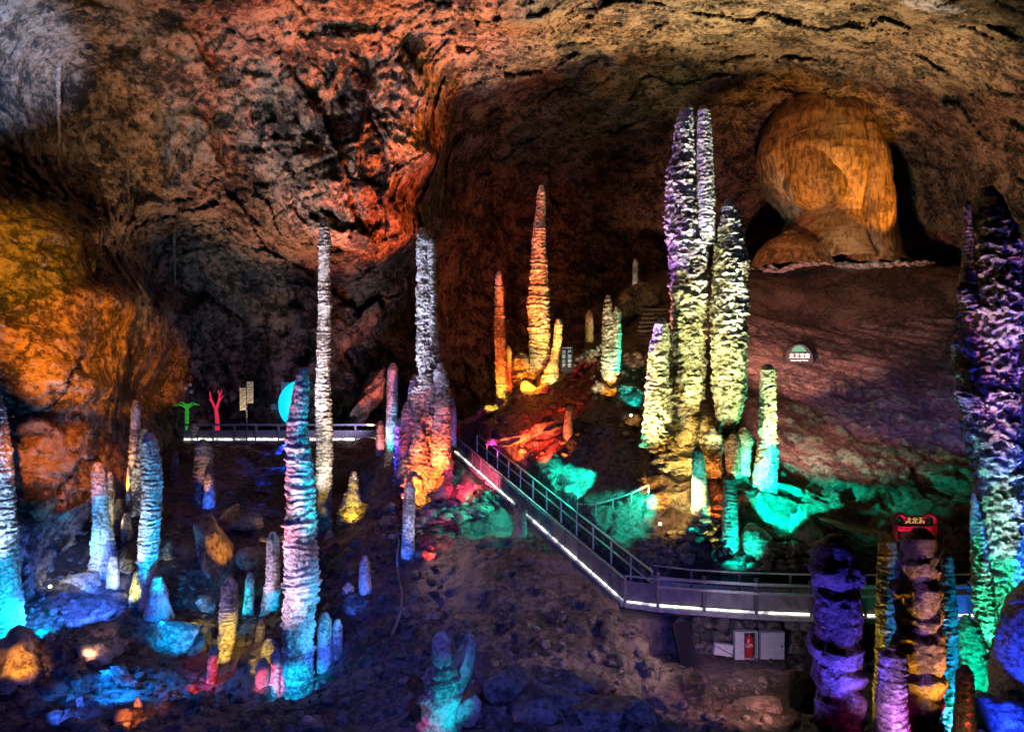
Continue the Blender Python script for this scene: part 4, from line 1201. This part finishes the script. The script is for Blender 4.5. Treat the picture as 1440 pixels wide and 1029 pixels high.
# ------------------------------------------------------------------ things on the left walkway
def crescent():
    d = 47.4
    k = d / F
    c = at(427, 569, d)
    root = empty('moon_lamp', (c[0], d, ZL), 'glowing cyan crescent moon lamp on the left walkway', 'lamp')
    Ro, Ri, off = 35 * k, 37 * k, 20 * k
    a0 = math.acos((Ro ** 2 + off ** 2 - Ri ** 2) / (2 * Ro * off))
    xi = Ro * math.cos(a0)
    zi = Ro * math.sin(a0)
    b0 = math.atan2(zi, xi - off)
    N = 40
    outer = [(Ro * math.cos(t), Ro * math.sin(t)) for t in np.linspace(a0, 2 * math.pi - a0, N)]
    inner = [(off + Ri * math.cos(t), Ri * math.sin(t)) for t in np.linspace(b0, 2 * math.pi - b0, N)]
    V, Fc = [], []
    for y in (-.12, .12):
        for (x, z) in outer: V.append(c + [x, y, z])
        for (x, z) in inner: V.append(c + [x, y, z])
    for i in range(N - 1):
        Fc += [(i, i + 1, N + i + 1, N + i), (2 * N + N + i, 2 * N + N + i + 1, 2 * N + i + 1, 2 * N + i)]
        Fc += [(i + 1, i, 2 * N + i, 2 * N + i + 1), (N + i, N + i + 1, 3 * N + i + 1, 3 * N + i)]
    MB().add(V, Fc).build('crescent', M_MOON, root, True)
    MB().tube([c + [-Ro * .9, .16, -Ro * .3], (c[0] - Ro * .9, d + .16, ZL)], .04, 8).build('support_post', M_POST, root)
    MB().tube([c + [-Ro * .2, .16, -Ro * .9], (c[0] - Ro * .2, d + .16, ZL)], .04, 8).build('support_post', M_POST, root)
    c2 = at(409, 558, 47.95)
    r2 = empty('back_board', (c2[0], 47.95, ZL), 'plain grey board standing behind the crescent moon lamp', 'board')
    MB().box(c2, (27 * k, .05, 42 * k)).build('sheet', M_GREY, r2)
    for s in (-.5, .5):
        MB().tube([(c2[0] + s, 48.0, ZL), (c2[0] + s, 48.0, c2[2] - 21 * k)], .03, 6).build('leg', M_POST, r2)
    c3 = at(385, 572, 47.9)
    r3 = empty('notice_plate', (c3[0], 47.9, ZL), 'small pale square plate on a thin post left of the moon lamp', 'sign')
    MB().box(c3, (7.5 * k, .04, 8 * k)).build('plate', M_GREY, r3)
    MB().tube([(c3[0], 47.95, ZL), (c3[0], 47.95, c3[2])], .02, 6).build('post', M_BLACK, r3)
crescent()

def lamp_plant():
    d = 47.0
    k = d / F
    b = at(263, HY + 3.08 / k, d)
    root = empty('plant_lamp', b, 'green glowing agave shaped lamp at the left end of the left walkway', 'lamp')
    top = at(263, 577, d)
    MB().tube([b, top], [.11, .14], 8).build('stem', M_LEAF, root, True)
    rng = np.random.RandomState(2)
    for i in range(13):
        a = i * 2 * math.pi / 13 + rng.uniform(-.2, .2)
        L = rng.uniform(.55, .85)
        up = rng.uniform(.5, .9)
        dirx = np.array([math.cos(a), math.sin(a), 0])
        pts = [top, top + dirx * L * .35 + [0, 0, L * up * .7], top + dirx * L * .75 + [0, 0, L * up], top + dirx * L * 1.1 + [0, 0, L * up * .8]]
        sd = np.cross(dirx, (0, 0, 1))
        V, Fc = [], []
        for p, w in zip(pts, (.07, .10, .07, .01)):
            V += [p - sd * w, p + [0, 0, -.03], p + sd * w]
        for j in range(3):
            q = j * 3
            Fc += [(q, q + 3, q + 4, q + 1), (q + 1, q + 4, q + 5, q + 2)]
        MB().add(V, Fc).build('leaf', M_LEAF, root, True)
    # red branching lamp
    b = at(305, HY + 3.08 / k, d)
    root = empty('tree_lamp', b, 'red glowing branching tree lamp on the left walkway', 'lamp')
    fork = at(304, 577, d)
    MB().tube([b, at(306, 595, d), fork], [.17, .13, .12], 10).build('trunk', M_TREE, root, True)
    for pts, r in (([(304, 577), (299, 566), (296, 558), (295, 551)], .09), ([(304, 577), (307, 566), (309, 556), (307, 549)], .10), ([(307, 566), (311, 560), (314, 556)], .06), ([(299, 566), (296, 563), (294, 561)], .05), ([(309, 556), (312, 551), (311, 548)], .05)):
        P = [at(x, y, d + (i % 2) * .05) for i, (x, y) in enumerate(pts)]
        MB().tube(P, list(np.linspace(r, r * .4, len(P))), 8).build('branch', M_TREE, root, True)
    # pale globes on stems
    b = at(266, HY + 3.08 / k, d + .5)
    root = empty('globe_lamp', b, 'pale pair of globes on thin stems above the green plant lamp', 'lamp')
    for x, y in ((261, 546), (267, 541), (269, 551)):
        p = at(x, y, d + .5)
        MB().tube([b, p], .018, 6).build('stem', M_BLACK, root)
        th = np.linspace(-math.pi / 2, math.pi / 2, 8)
        MB().tube([p + [0, 0, .12 * math.sin(t)] for t in th], [.12 * math.cos(t) + .002 for t in th], 10).build('globe', M_WHITE, root, True)
    # finger post with two hanging boards
    d2 = 45.75
    b = at(347, HY + 3.08 * F / d2, d2)
    root = empty('sign_post', b, 'dark pole with two stacked pale wooden boards on the left walkway', 'sign')
    MB().tube([b, at(347, 536, d2)], .045, 8).build('pole', M_POST, root)
    for x, y0, y1 in ((341.5, 545, 577), (352, 536, 567)):
        n = 4
        for i in range(n):
            ya, yb = y0 + (y1 - y0) * i / n, y0 + (y1 - y0) * (i + 1) / n
            c = at(x, (ya + yb) / 2, d2 - .06)
            brd = MB().box(c, (8.4 * d2 / F, .05, (yb - ya - .8) * d2 / F)).build('board', M_WOOD, root)
            for q in (-1.6, 1.4):
                o = MB().box(c + [q * .04, -.032, q * .03], (.14, .012, .035)).build('mark', M_BLACK, root)
lamp_plant()
rock(272, 604, 10, 18, 45.6, 'white lumpy stone standing at the left walkway railing', 51, M_CAL)
rock(284, 592, 14, 12, 47.2, 'grey stone behind the left walkway railing', 52)

def floodlight(pos, aim, label, mat, size=0.16, stem=0.3):
    pos = np.array(pos, float)
    root = empty('floodlight', pos, label, 'lamp', 'floodlights on the ground')
    c = pos + [0, 0, stem]
    f = np.array(aim, float) - c
    f /= np.linalg.norm(f)
    sd = np.cross(f, (0, 0, 1)); sd /= np.linalg.norm(sd)
    u = np.cross(sd, f)
    Rm = np.stack([sd, f, u], 1)
    MB().box(c, (size, size * .55, size * .8), Rm).build('housing', M_BLACK, root)
    MB().tube([c + f * size * .28, c + f * size * .34], size * .34, 12).build('lens', mat, root)
    m = MB()
    for s in (-1, 1):
        m.beam(pos + sd * s * size * .58, c + sd * s * size * .58, .02, .03)
    m.build('bracket', M_POST, root)
    return c + f * (size * .36)

# cable hanging down the slope
cp = [(555, 723), (557, 740), (562, 765), (559, 785), (560, 810), (566, 840), (564, 865), (556, 885), (552, 896)]
m = MB()
m.tube([hit(x, y) + [0, -.12, .08] for x, y in cp], .05, 7)
m.build('cable', M_CABLE, None, True, label='pale cable snaking down the slope beside the banded stalagmite', cat='cable')

# visitor at the head of the stairs
def visitor():
    d = 39.9
    p = at(640, 0, d)
    x0, z0 = p[0], SA[2] - 0.02
    bm_v = [(0, 0, .92), (0, 0, 1.15), (0, 0, 1.38), (0, -.01, 1.50), (0, -.02, 1.62), (0, -.02, 1.72),
            (-.10, 0, .88), (-.11, -.01, .48), (-.11, .01, .06), (-.11, -.13, .03),
            (.10, 0, .88), (.11, -.01, .48), (.11, .01, .06), (.11, -.13, .03),
            (-.19, 0, 1.37), (-.25, .02, 1.10), (-.22, -.12, .90), (-.21, -.18, .83),
            (.19, 0, 1.37), (.25, .02, 1.10), (.20, -.14, .92), (.19, -.20, .86)]
    ed = [(0, 1), (1, 2), (2, 3), (3, 4), (4, 5), (0, 6), (6, 7), (7, 8), (8, 9), (0, 10), (10, 11), (11, 12), (12, 13), (2, 14), (14, 15), (15, 16), (16, 17), (2, 18), (18, 19), (19, 20), (20, 21)]
    rad = [.17, .17, .18, .07, .105, .08, .10, .075, .055, .05, .10, .075, .055, .05, .085, .06, .048, .035, .085, .06, .048, .035]
    me = bpy.data.meshes.new('person')
    me.from_pydata(bm_v, ed, [])
    ob = bpy.data.objects.new('person', me)
    col.objects.link(ob)
    sk = ob.modifiers.new('skin', 'SKIN')
    for i, r in enumerate(rad):
        sv = me.skin_vertices[0].data[i]
        sv.radius = (r, r * (.75 if i < 3 else 1))
        sv.use_root = (i == 0)
    ob.modifiers.new('sub', 'SUBSURF').levels = 2
    ob.modifiers['sub'].render_levels = 2
    dg = bpy.context.evaluated_depsgraph_get()
    me2 = bpy.data.meshes.new_from_object(ob.evaluated_get(dg))
    bpy.data.objects.remove(ob)
    me2.materials.clear()
    for mt in (plain('red_jacket', (0.55, 0.03, 0.05), .8, 0, 30, .2), plain('dark_trousers', (0.03, 0.03, 0.045), .8, 0, 30, .2), plain('skin', (0.55, 0.36, 0.27), .5, 0, 30, .1)):
        me2.materials.append(mt)
    for poly in me2.polygons:
        z = poly.center.z
        y = poly.center.y
        poly.material_index = 2 if z > 1.50 or (z < .93 and abs(poly.center.x) > .16 and y < -.09) else (1 if z < .86 and abs(poly.center.x) < .19 else 0)
        poly.use_smooth = True
    o = link('person', me2, None, label='visitor in a red jacket at the head of the stairs', cat='person')
    o.location = (x0, d, z0)
    o.rotation_euler = (0, 0, .4)
    # cap of hair and face marks as children
    V, Fc = [], []
    n = 12
    for i, t in enumerate(np.linspace(0.1, math.pi / 2, 5)):
        for k in range(n):
            a = 2 * math.pi * k / n
            V.append((.112 * math.cos(t) * math.cos(a), -.01 + .118 * math.cos(t) * math.sin(a), 1.70 + .12 * math.sin(t)))
    for i in range(4):
        for k in range(n):
            Fc.append((i * n + k, i * n + (k + 1) % n, (i + 1) * n + (k + 1) % n, (i + 1) * n + k))
    link('cap', mesh_from('cap', np.array(V), Fc), M_WHITE, o)
    MB().box((0, -.13, 1.63), (.025, .03, .04)).build('nose', me2.materials[2], None).parent = o
    for s in (-1, 1):
        MB().box((s * .04, -.118, 1.67), (.022, .012, .012)).build('eye', M_BLACK, None).parent = o
    MB().box((0, -.115, 1.585), (.045, .012, .01)).build('mouth', M_RED, None).parent = o
visitor()

# ------------------------------------------------------------------ the show lighting
bpy.context.view_layer.update()
_dg = bpy.context.evaluated_depsgraph_get()
_tries = sorted([(dx, dy, dz) for dx in (0, .4, -.4, .9, -.9, 1.5, -1.5) for dy in (0, -.4, -.9, -1.5) for dz in (0, .3, .7, 1.2, 2.0)], key=lambda q: abs(q[0]) + abs(q[1]) + 1.3 * q[2])
def clear_spot(pos, target, own=()):
    """move a lamp a little until nothing stands between it and what it lights"""
    tg = Vector(target)
    for dx, dy, dz in _tries:
        q = Vector((pos[0] + dx, pos[1] + dy, 0))
        q.z = max(pos[2] + dz, float(gfast([q.x], [q.y])[0]) + .25)
        D = tg - q
        L = D.length
        D.normalize()
        ok, loc, nor, i, ob, m_ = scene.ray_cast(_dg, q, D)
        if ok and nor.dot(D) > 0:
            continue
        if not ok or (loc - q).length > L * .8 or (loc - tg).length < 1.0 or (ob in own and (loc - q).length > .6):
            return np.array(q)
    return np.array(pos)
def cl(key, dx, dy, color, k, frac, angle=45, dz=0.4, **kw):
    b, t = BASE[key], TOP[key]
    p = b + np.array([dx, dy, 0.0])
    p[2] = max(float(gfast([p[0]], [p[1]])[0]) + dz, b[2] - 1.5)
    tg = b + (t - b) * frac
    return lamp(clear_spot(p, tg, [SOBJ[key]] + list(SOBJ[key].children)), tg, color, k, angle, **kw)
def gl(px, d, target, color, k, angle=60, dz=0.5, **kw):
    X = (px - CX) / F * d
    tg = at(*target)
    return lamp(clear_spot((X, d, float(gfast([X], [d])[0]) + dz), tg), tg, color, k, angle, **kw)

# left basin
cl('L0', 1.6, -2.2, (0, .36, 1), 1.2, .40, 70); cl('L0', 1.0, -3.0, (.35, .55, 1), 1.3, .85, 50)
cl('L1', -1.0, -2.0, (0, .26, 1), 1.6, .55, 60); cl('L1', 0.8, -2.4, (0, .12, 1), .6, .15, 80)
cl('L1c', 0.9, -0.6, YEL, .35, .6, 40)
cl('L2', -1.6, -2.4, ICE, 1.0, .6, 46); cl('L2', 1.8, -2.2, (0, .38, 1), 1.6, .5, 60); cl('L2b', 0.9, -1.8, (.0, .14, 1), .6, .3, 80)
cl('L3', 0.2, -1.4, AMBER, .8, .75, 40); cl('L3b', -0.6, -1.5, (1, .9, .6), .6, .6, 22)
cl('L4', 0.2, -1.5, WARM, .25, .4, 60)
cl('L5', 0.6, -1.8, (1, .5, .4), .22, .8, 50); cl('L5b', 0.5, -1.4, BLUE, .7, .4, 60)
gl(262, 28.6, (292, 775, 30.2), BLUE, 1.0, 50); gl(330, 29.6, (312, 745, 30.4), AMBER, .7, 70)
gl(368, 30.4, (384, 752, 32), AMBER, .5, 50); gl(520, 45.2, (524, 548, 48.2), (1, .18, .06), .5, 40, alb=.2)
cl('L6', -0.9, -2.0, LAV, .75, .7, 45); cl('L6', 0.7, -1.4, CYAN, .6, .2, 50); cl('L6b', -0.6, -1.2, AQUA, .75, .5, 60)
cl('L7', 0.7, -1.7, YEL, .9, .4, 60); cl('L7', -1.2, -1.6, LAV, .3, .95, 40); cl('L7c', 0.2, -1.2, YEL, .8, .5, 80)
cl('L8', 0.4, -1.2, RED, .8, .4, 60); cl('L8b', 0.2, -.9, RED, .5, .5, 60); cl('L9', -0.5, -1.3, (1, .12, .25), .8, .4, 60)
cl('BIG', -3.0, -4.0, (.80, .58, 1.0), .9, .55, 60); cl('BIG', 2.6, -2.0, CYAN, .85, .30, 60); cl('BIG', 3.2, -3.0, (0, .6, 1), .8, .85, 40); cl('BIG', -2.0, -2.2, (1, .10, .2), .7, .85, 30)
cl('BIG', 0.5, -1.8, CYAN, .9, .02, 80)
cl('NEEDLE', -1.2, -5.0, (.85, .80, 1), 2.2, .86, 40); cl('NEEDLE', 1.2, -3.6, (.95, .92, .95), .9, .3, 44); cl('NEEDLE', 2.6, -2.0, (1, .75, .6), .4, .6, 40)
cl('B1', 0.4, -1.4, BLUE, .55, .5, 90); cl('Y1', 0.5, -1.6, YEL, .8, .3, 80); cl('RING', -0.6, -1.6, BLUE, .8, .35, 70); cl('RING', 0.8, -2.0, ICE, .35, .7, 50)
gl(600, 28.6, (610, 775, 29.6), RED, .9, 60, .6, alb=.12)
cl('RB', -.4, -1.4, BLUE, .7, .4, 80)
cl('FG', 1.0, -1.3, (0, .6, .95), 1.5, .55, 66, .3); cl('FG', -1.2, -1.4, LAV, .2, .4, 40, .3); cl('FG', -.8, -1.0, MAG, .25, .25, 60, .3)
gl(596, 18.9, (645, 920, 18.5), CYAN, 1.0, 50, .4)
cl('CONE', 0.4, -1.3, ORG, 1.0, .7, 60, .3); cl('BP1', 0.2, -1.4, BLUE, 1.0, .3, 100)
gl(150, 26.0, (90, 860, 27), BLUE, 1.0, 110, 1.2, alb=.10); gl(120, 22.6, (175, 945, 22.8), (0, .2, 1), 1.4, 70, 1.1, alb=.1); gl(190, 21.4, (150, 985, 21.8), (0, .2, 1), 1.0, 70, 1.0, alb=.1)
gl(60, 23.8, (20, 900, 24.5), CYAN, 1.3, 90, .9, alb=.10); gl(205, 24.0, (250, 885, 26), (0, .35, 1), 1.2, 60, 1.3, alb=.2); gl(285, 24.6, (255, 885, 26), (0, .25, 1), 1.0, 60, 1.3, alb=.2)
gl(60, 21.4, (16, 950, 22.4), AMBER, .55, 80, .5); gl(120, 22.9, (140, 912, 24), (1, .5, .25), .6, 70, .5)
gl(205, 27.4, (182, 788, 29.6), YG, .5, 60); gl(222, 27.8, (231, 775, 29.4), YG, .5, 60)
# around the stair head
cl('M1', .3, -1.3, (1, .25, .3), .8, .6, 60); cl('M2', -1.2, -2.0, LAV, .7, .8, 40); cl('M2', .2, -1.6, AQUA, .7, .35, 40); cl('M3', -1.5, -2.0, PURP, .7, .9, 24)
cl('M3b', .2, -1.8, RED, .8, .7, 60); cl('M3c', -1.0, -1.4, DBLUE, .9, .5, 50)
cl('ORC', 0.2, -4.2, (1, .17, .008), 2.3, .17, 46, 1.2); cl('ORC', -1.2, -3.4, AMBER, .9, .08, 46, .8); cl('ORC', -4.5, -5.0, (.52, .62, 1.0), 1.1, .82, 32); cl('ORC', 2.0, -3.6, (1, .10, .04), .6, .33, 30)
gl(655, 31.8, (650, 686, 33.6), (1, .03, .08), .7, 60, .9, alb=.25)
cl('M4', .8, -1.4, BLUE, .25, .5, 60)
cl('T1', -.9, -1.6, YEL, .9, .12, 50); cl('T1', -.6, -2.4, (1, .16, .02), .9, .55, 44); cl('T1b', .5, -1.4, (1, .07, .02), .9, .5, 60)
cl('T2', -1.2, -3.0, AMBER, 1.0, .22, 56); cl('T2', .7, -2.8, (1, .30, .05), .9, .5, 44); cl('T2', -1.8, -4.2, (1, .17, .03), .9, .85, 36)
cl('T3', .3, -1.8, (1, .85, .25), .9, .4, 70); cl('T4', .3, -1.8, (1, .25, .02), .8, .4, 70); gl(748, 38.8, (742, 545, 40.2), AMBER, 1.0, 60)
cl('T5', .4, -2.0, (1, .8, .2), .22, .5, 50); cl('T6', -1, -3.0, WHITE, .16, .6, 40)
cl('G1', -1.4, -2.4, (.95, 1, .55), .95, .5, 60); cl('G1', 2.0, -1.0, TEAL, .9, .5, 60); cl('G1', -.2, -1.8, AMBER, .8, .02, 60)
gl(900, 35.5, (880, 550, 37), (0, .9, .75), .9, 70, .7, alb=.25)
gl(760, 34.0, (775, 602, 35.6), (1, .07, .03), 1.0, 100, .8, alb=.22); gl(715, 35.0, (735, 612, 36.6), (1, .14, .02), 1.2, 80, 1.4, alb=.12); gl(770, 34.2, (765, 606, 36.0), (1, .06, .02), 1.2, 80, 1.4, alb=.12); gl(690, 36.6, (692, 622, 37.4), (.9, .05, 1), 1.0, 60, .5, alb=.25)
cl('RC', -.3, -1.2, ORG, .8, .5, 60)
# the great group
cl('A', -3.0, -3.6, (.95, 1, .36), .75, .42, 60); cl('A', 0.6, -4.4, (1, .95, .42), .45, .25, 50); cl('A', -4.6, -3.0, (.22, .12, 1.0), 1.1, .86, 24); cl('A', 2.6, -4.0, (.90, .90, 1.0), .9, .90, 22); cl('A', -4.0, -1.6, (1, .25, .2), .5, .68, 34)
cl('B', 2.0, -3.4, (.75, 1, .34), .75, .45, 60); cl('B', -.6, -3.6, (1, 1, .48), .42, .65, 44); cl('B', 2.6, -1.4, (.2, 1, .4), .3, .25, 40)
cl('C', -2.0, -2.0, (.88, 1, .42), .42, .55, 56); cl('C', -2.2, -.4, TEAL, .5, .15, 50)
cl('D', 1.0, -1.2, TEAL, .8, .25, 60); cl('D', -1.0, -1.4, (.6, 1, .35), .35, .7, 50)
gl(915, 28.6, (945, 650, 31.8), (1, .48, .06), 1.3, 60, .8); gl(1000, 27.6, (1040, 660, 31.0), (1, .22, .03), .8, 44, 1.2); gl(960, 27.0, (980, 672, 31.4), (1, .82, .25), 1.4, 50, 1.3)
cl('E', -.8, -1.0, (0, .9, .8), .8, .75, 40); cl('E', .3, -1.1, (1, .9, .1), .6, .2, 60); cl('Ft', .3, -1.5, (0, .95, .72), 1.5, .45, 80, .6); gl(1085, 28.0, (1120, 680, 31.4), (0, 1, .6), .9, 100, 1.4, alb=.1)
# teal pools of light on the bank
lamp(at(850, 598, 32.2), at(788, 680, 32.4), (0, 1, .72), 1.2, 56, .3, alb=.10); lamp(at(884, 606, 31), at(745, 662, 34.2), (0, 1, .72), .6, 18, .4, alb=.10)
lamp(at(925, 672, 29.6), at(885, 720, 30.0), (0, .95, .62), .8, 84, .6, alb=.10)
# right foreground
cl('P1', -.3, -1.3, (.07, .05, 1), 1.3, .78, 56, .3); cl('P1', -2.0, -.2, (.16, .08, 1), .3, .7, 50, .3)
cl('P2', .4, -1.5, (1, .48, .02), 1.2, .62, 50, .3); cl('P2', -1.3, -1.4, (.40, .18, 1), .4, .72, 46, .3); cl('P2', 1.2, .6, RED, .5, .8, 50, .3)
cl('P3', 1.0, -.5, BLUE, .7, .85, 60); cl('P3', -1.0, .2, YEL, .45, .7, 60); cl('P4', .8, -1.6, (0, .45, 1), .8, .6, 60); cl('P4', .4, -1.0, TEAL, .6, .2, 60)
cl('P5', -.8, -1.4, (.5, .25, 1), .6, .75, 60, .35); cl('P5', .2, -1.2, MAG, .3, .5, 60, .35); cl('P6', -.6, -1.2, WARM, .08, .7, 80)
gl(1212, 15.6, (1222, 990, 16), YEL, .8, 70)
cl('RCOL', -2.6, -1.8, (.05, 1, .55), .75, .36, 44); cl('RCOL', 2.4, -1.6, (.02, .08, 1), .8, .5, 60); cl('RCOL', -2.2, -2.0, (.66, .70, 1.0), .6, .62, 34); cl('RCOL', -1.8, -3.0, (1, .25, .14), .4, .80, 14); cl('RCOL', .5, -4.6, (.04, .05, 1), .2, .92, 40)
cl('RSTUB', -1.4, -1.8, TEAL, .8, .6, 70); cl('RMASS', -1.6, -2.6, (.01, .04, 1), 1.2, .5, 90)
gl(1330, 22.6, (1358, 845, 24), (.02, .2, 1), .7, 70, .6, alb=.2)
# rock walls and roof
WA = dict(alb=.2, size=.25)
lamp((-8, 9, 1.8), at(105, 490, 30), (1, .30, .010), .9, 14, .6, .2, .2); lamp((-9, 8.5, 2.0), at(10, 370, 29), (1, .46, .02), .5, 13, .8, .2, .2); lamp((-8, 9, 1.8), at(92, 650, 29.4), (1, .26, .01), .55, 10, .7, .2, .2); gl(50, 27.0, (40, 430, 29.5), (1, .30, .01), .9, 90, .5, **WA); gl(70, 27.2, (90, 640, 29.4), (1, .25, .012), .30, 80, .5, **WA)
lamp((-7, 8, 1.0), at(-12, 70, 30), (.35, .5, 1), .8, 14, .8, .2, .2); lamp((-5, 9, 1.5), at(190, 110, 38), (1, .64, .38), .09, 22, .9, .3, .2); gl(340, 41.5, (330, 110, 38), (1, .60, .28), .07, 80, .6, **WA)
gl(655, 42.5, (540, 200, 42), (1, .13, .012), .5, 60, .8, **WA); gl(480, 41.5, (430, 260, 42), (1, .17, .04), .12, 60, .8, **WA); gl(690, 41.5, (580, 40, 38), (1, .25, .02), .38, 46, .8, **WA); gl(520, 43.5, (380, 420, 49), (.45, .4, .85), .03, 110, .8, **WA)
gl(830, 54.0, (760, 40, 43), (1, .62, .24), .24, 48, .8, **WA); gl(1010, 47.0, (960, 30, 42), (1, .80, .42), .34, 70, .8, **WA); gl(1130, 46.0, (1180, 40, 44), (1, .72, .36), .34, 76, .8, **WA); gl(1330, 44.0, (1390, 170, 46), (1, .40, .26), .17, 76, .8, **WA); gl(1330, 40, (1312, 18, 36), (.8, .85, 1), .45, 9, 1.0, **WA)
gl(770, 53, (790, 300, 72), (.8, .28, .2), .010, 110, 1.0, **WA); gl(700, 44.0, (680, 380, 68), (.9, .16, .10), .035, 40, 1.0, **WA)
# dome
lamp(at(1330, 375, 53), at(1200, 210, 60), (1, .42, .05), .46, 46, .6, .2, .36); lamp(at(1110, 400, 51), at(1115, 190, 60), (1, .46, .06), .2, 44, .6, .2, .36); lamp(at(1046, 330, 60), at(1090, 280, 62), (.05, .5, .9), .15, 60, .6, .2, .36)
# slope on the right: red brown wash and a violet blue one
gl(1085, 33.0, (1130, 430, 50), (1, .42, .32), .12, 60, 4.0, alb=.10, size=.3); gl(1110, 29.5, (1190, 600, 37), (1, .46, .40), .10, 80, 4.0, alb=.10, size=.3)
gl(1420, 30.0, (1300, 560, 38), (.22, .20, 1), .07, 90, 7.0, alb=.10, size=.3)
# dim blue fill over the mud from unseen lamps added at the viewing side
lamp((1.5, 6, 1.5), at(740, 880, 22), (.10, .14, 1.0), .055, 50, .8, .3, .08); lamp((-4, 6, 1.5), at(300, 850, 27), (.05, .10, 1.0), .02, 70, .8, .3, .1)
gl(1105, 18.2, (1000, 985, 20), (1, .45, .38), .10, 110, 1.4, alb=.08, size=.2); gl(1100, 20.0, (780, 880, 23), (.8, .58, .55), .055, 70, 3.0, alb=.08, size=.2); gl(560, 29.0, (700, 800, 27.5), (.7, .5, .5), .04, 90, 3.0, alb=.08, size=.2); gl(985, 18.0, (1062, 900, 23.8), (.7, .6, .9), .10, 40, 1.5, alb=.3, size=.2)  # unseen wash lamps added to bring out the mud floor and the cabinets
gl(636, 33.0, (690, 668, 35.6), (1, .14, .26), .9, 60, .6, alb=.25); gl(338, 44.2, (346, 556, 45.7), (1, .85, .6), .7, 34, .2)
gl(797, 37.4, (797, 505, 39.2), (1, .95, .85), .5, 34, .4); gl(1278, 26.4, (1286, 738, 27.4), (1, .12, .3), .5, 50, 1.2); lamp(at(1180, 300, 50), at(1190, 362, 58.6), (.9, .75, .8), .06, 36, .8, .2, .2)  # unseen lamps added to brighten the black sign, red frame and ledge stones
gl(880, 37.0, (920, 480, 42), (1, .6, .3), .18, 50, .6)
# lamps whose glass shows
g = floodlight(hit(556, 652) + [0, -.3, 0], at(590, 640, 35), 'bright floodlight left of the orange craggy column', M_LAMP)
g = floodlight(hit(886, 596) + [0, -.4, .1], at(860, 560, 33), 'floodlight glowing green on the rounded rock', M_LAMPG)
g = floodlight(hit(932, 750) + [-.2, -.5, 0], at(915, 742, 26), 'bright floodlight at the front of the flowstone mound', M_LAMP)
lamp(g + [.3, -.5, .3], at(950, 735, 29.5), (1, .62, .15), .5, 120, .7, .06)
g = floodlight(hit(70, 836), at(110, 800, 25), 'white floodlight on the ground below the orange wall', M_LAMP)
lamp(g + [.2, -.4, .5], at(105, 800, 29), (.9, 1, .7), .3, 110, .7, .06, .2)
g = floodlight(hit(283, 858), at(300, 850, 24), 'yellow floodlight beside the tall leaning boulder', M_LAMP)
lamp(g + [0, -.3, .2], at(288, 850, 27.6), YEL, 1.0, 110, .7, .06, .3)
g = floodlight(np.array([at(401, 0, 45.4)[0], 45.4, ZL - .3]), at(398, 640, 40), 'blue floodlight under the crescent moon lamp', M_LAMPB)
lamp(g, at(395, 640, 44), (.01, .05, 1), .5, 130, .8, .08, .1)
